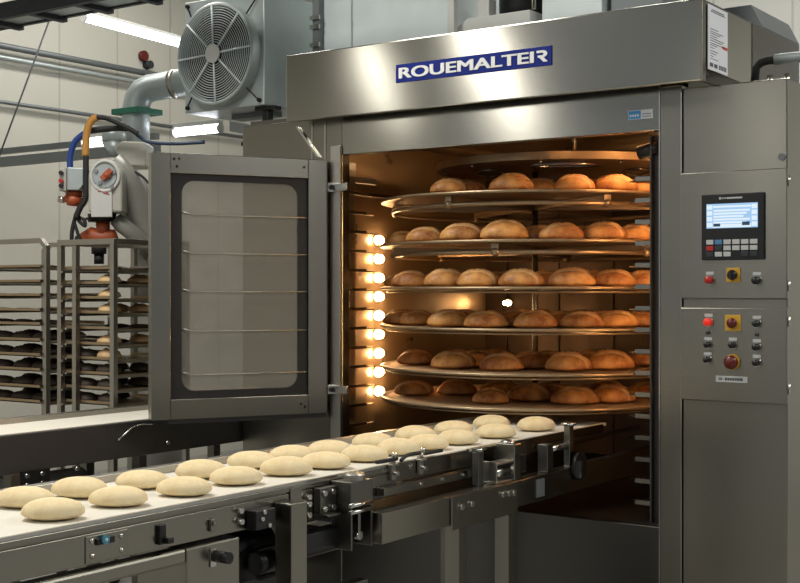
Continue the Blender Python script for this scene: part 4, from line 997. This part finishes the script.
# belt section running into the oven
sp2 = obj('side_panel', MB().box(XN, XN+.008, CY1+.002, 5.25, .835, .897), 'steel', fc_, .0015)
obj('guide_bar', MB().box(XN+.012, XN+.045, 3.50, 4.40, .80, .830), 'steel', fc_, .002)
obj('guide_bar', MB().box(XN+.012, XN+.03, 4.62, 5.6, .845, .862), 'steel_dark', fc_, .002)
obj('bed', MB().box(-3.04, XN+.06, 3.46, 5.6, .700, .712), 'rubber', fc_)
for y in (3.72, 3.86, 4.0, 4.15):
    obj('bolt', MB().cyl((XN+.045, y, .816), (XN+.052, y, .816), .007, 10), 'chrome', fc_)
def clamp(y, lx, label=None):
    t = obj('clamp', MB().box(XN+.010, XN+.024, y-.012, y+.012, .845, .912).box(XN+.009, XN+.034, y-.018, y+.018, .895, .902), 'frame', fc_, .002)
    obj('clamp_lever', MB().box(XN+.015, XN+.03, y-lx, y+.02, .912, .924), 'rubber', t, .002)
    obj('clamp_screw', MB().cyl((XN+.0275, y, .924), (XN+.0275, y, .942), .009, 12), 'chrome', t)
    obj('clamp_screw', MB().cyl((XN+.024, y-.003, .87), (XN+.045, y-.003, .87), .008, 12), 'chrome', t)
q = PX(393, 456, XN+.02); clamp(q.y, .10)
q = PX(421, 452, XN+.02); clamp(q.y, -.13)
q = PX(421, 452, XN+.02)
obj('bent_handle', MB().tube(smooth([(XN+.03, q.y-.14, .91), (XN+.03, q.y-.10, .925), (XN+.03, q.y-.02, .925)]), .007, 8), 'rubber', fc_)
b = MB(); q = PX(494, 442, XN+.03); b.box(XN+.009, XN+.05, q.y-.17, q.y+.14, .899, .905); b.box(XN+.04, XN+.05, q.y-.0, q.y+.14, .878, .899); obj('cover_strip', b, 'steel', fc_, .002)

# loader frame in front of the oven
lf = thing('loader_frame', 'heavy stainless loader beam on legs under the oven end of the belt', 'loader frame', (-2.46, 4.3, 0))
BX = -2.44
ya = PZ(375, 515, .775).y; 
obj('beam', MB().box(BX-.06, BX, 3.36, 5.62, .672, .775), 'steel', lf, .003)
pl0, pl1 = PX(451, 510, BX+.004), PX(517, 500, BX+.004)
jp = obj('joint_plate', MB().box(BX+.0005, BX+.008, pl0.y, pl1.y, .655, .773), 'steel', lf, .002)
for u, v in ((461, 507), (471, 504), (502, 494.5), (508, 493.5), (513, 493)):
    q = PX(u, v, BX+.008); obj('bolt', MB().cyl((BX+.008, q.y, q.z), (BX+.018, q.y, q.z), .011, 12), 'chrome', jp)
for u in (459, 508.5):
    q = PX(u, 545, BX); obj('leg', MB().box(BX-.062, BX-.002, q.y, q.y+.055, 0, .671), 'steel', lf, .003)
q = PX(397, 545, -2.95); 
for y in (3.5, 4.55): obj('far_leg', MB().box(-3.0, -2.94, y, y+.06, 0, .671), 'steel_dark', lf, .003)
obj('far_beam', MB().box(-3.0, -2.94, 3.36, 5.6, .672, .699), 'steel_dark', lf)
obj('tie_bar', MB().box(-2.939, BX-.061, 3.5, 3.55, .672, .699), 'steel_dark', lf)
b = MB(); q = PZ(385, 488, .74); b.bar((-2.52, 3.55, .735), (-2.52, 3.95, .735), .02, .02); obj('slide_rod', b, 'black_steel', lf)
# clamp assembly (450-500, 450-490)
q = PX(505, 460, BX-.05)
ca = thing('stop_gate', 'square steel stop block with bracket clamped on the loader beam', 'stop block', (BX-.05, q.y, .776))
obj('block', MB().box(BX-.09, BX-.005, q.y-.005, q.y+.045, .776, .915), 'steel', ca, .003)
obj('cap', MB().ell((BX-.05, q.y+.02, .917), .03, .022, .012), 'chrome', ca)
obj('hole', MB().cyl((BX-.0045, q.y+.02, .87), (BX-.002, q.y+.02, .87), .008, 12), 'black', ca)
obj('bracket', MB().box(BX-.07, BX-.01, q.y-.13, q.y-.006, .776, .784).box(BX-.07, BX-.01, q.y-.13, q.y-.122, .784, .86).box(BX-.07, BX-.01, q.y-.122, q.y-.006, .845, .853), 'frame', ca, .002)
obj('cylinder', MB().cyl((BX-.04, q.y-.12, .812), (BX-.04, q.y-.008, .812), .018, 14), 'chrome', ca)
obj('upright', MB().box(BX-.075, BX-.045, q.y-.20, q.y-.165, .776, .90), 'steel_dark', ca, .002)
obj('wing_nut', MB().cyl((BX-.06, q.y-.18, .901), (BX-.06, q.y-.18, .915), .02, 14).bar((BX-.06, q.y-.235, .912), (BX-.06, q.y-.13, .908), .012, .012), 'chrome', ca)
obj('small_block', MB().box(BX-.085, BX-.035, q.y+.06, q.y+.14, .79, .86), 'black_steel', ca, .003)
# second upright with round disc (570, 460)
q = PX(572, 470, BX-.01)
rs = thing('roller_stop', 'upright post with black round disc on the loader beam by the oven', 'stop', (BX-.03, q.y, .776))
obj('post', MB().box(BX-.04, BX-.012, q.y-.016, q.y+.02, .776, .945), 'steel', rs, .002)
obj('cap', MB().cyl((BX-.026, q.y, .946), (BX-.026, q.y, .956), .032, 16), 'chrome', rs)
obj('disc', MB().cyl((BX+.001, q.y+.03, .775), (BX+.016, q.y+.03, .775), .058, 28), 'black', rs)
obj('link', MB().bar((BX+.018, q.y+.01, .80), (BX+.018, q.y+.01, .73), .022, .012), 'chrome', rs)
obj('arm', MB().cyl((BX-.03, q.y-.16, .862), (BX-.03, q.y-.018, .862), .014, 12), 'chrome', rs)
obj('arm_block', MB().box(BX-.055, BX-.01, q.y-.21, q.y-.161, .776, .885), 'steel_dark', rs, .002)
q = PX(540, 495, BX+.001); 
obj('connector_plate', MB().box(BX+.0005, BX+.006, q.y-.035, q.y+.03, .69, .76), 'galv_dark', lf, .001)

# ------------------------------------------------------------------ raw dough
DGH = [loaf_mesh('dough_piece', .084, .061, .059, 'dough', False, 20+s, 28, 14, .45, .04) for s in range(4)]
near = [2.206, 2.451, 2.688, 2.932, 3.172, 3.374, 3.591, 3.80, 4.0, 4.20, 4.475, 4.80]
far = [2.285, 2.488, 2.711, 2.966, 3.236, 3.437, 3.651, 3.920, 4.211, 4.496, 4.785]
for rown, X, L in (('near', -2.680, near), ('far', -2.885, far)):
    for k, y in enumerate(L):
        x = X+random.uniform(-.012, .012)
        place('dough_piece', random.choice(DGH), (x, y, .9006), YAW*.8+random.uniform(-.12, .12), (1, 1, random.uniform(.92, 1.06)),
              'raw pale dough piece, %s in the %s row on the white belt' % ('first' if k == 0 else ORD[k], rown), 'dough', 'raw dough on the front belt')
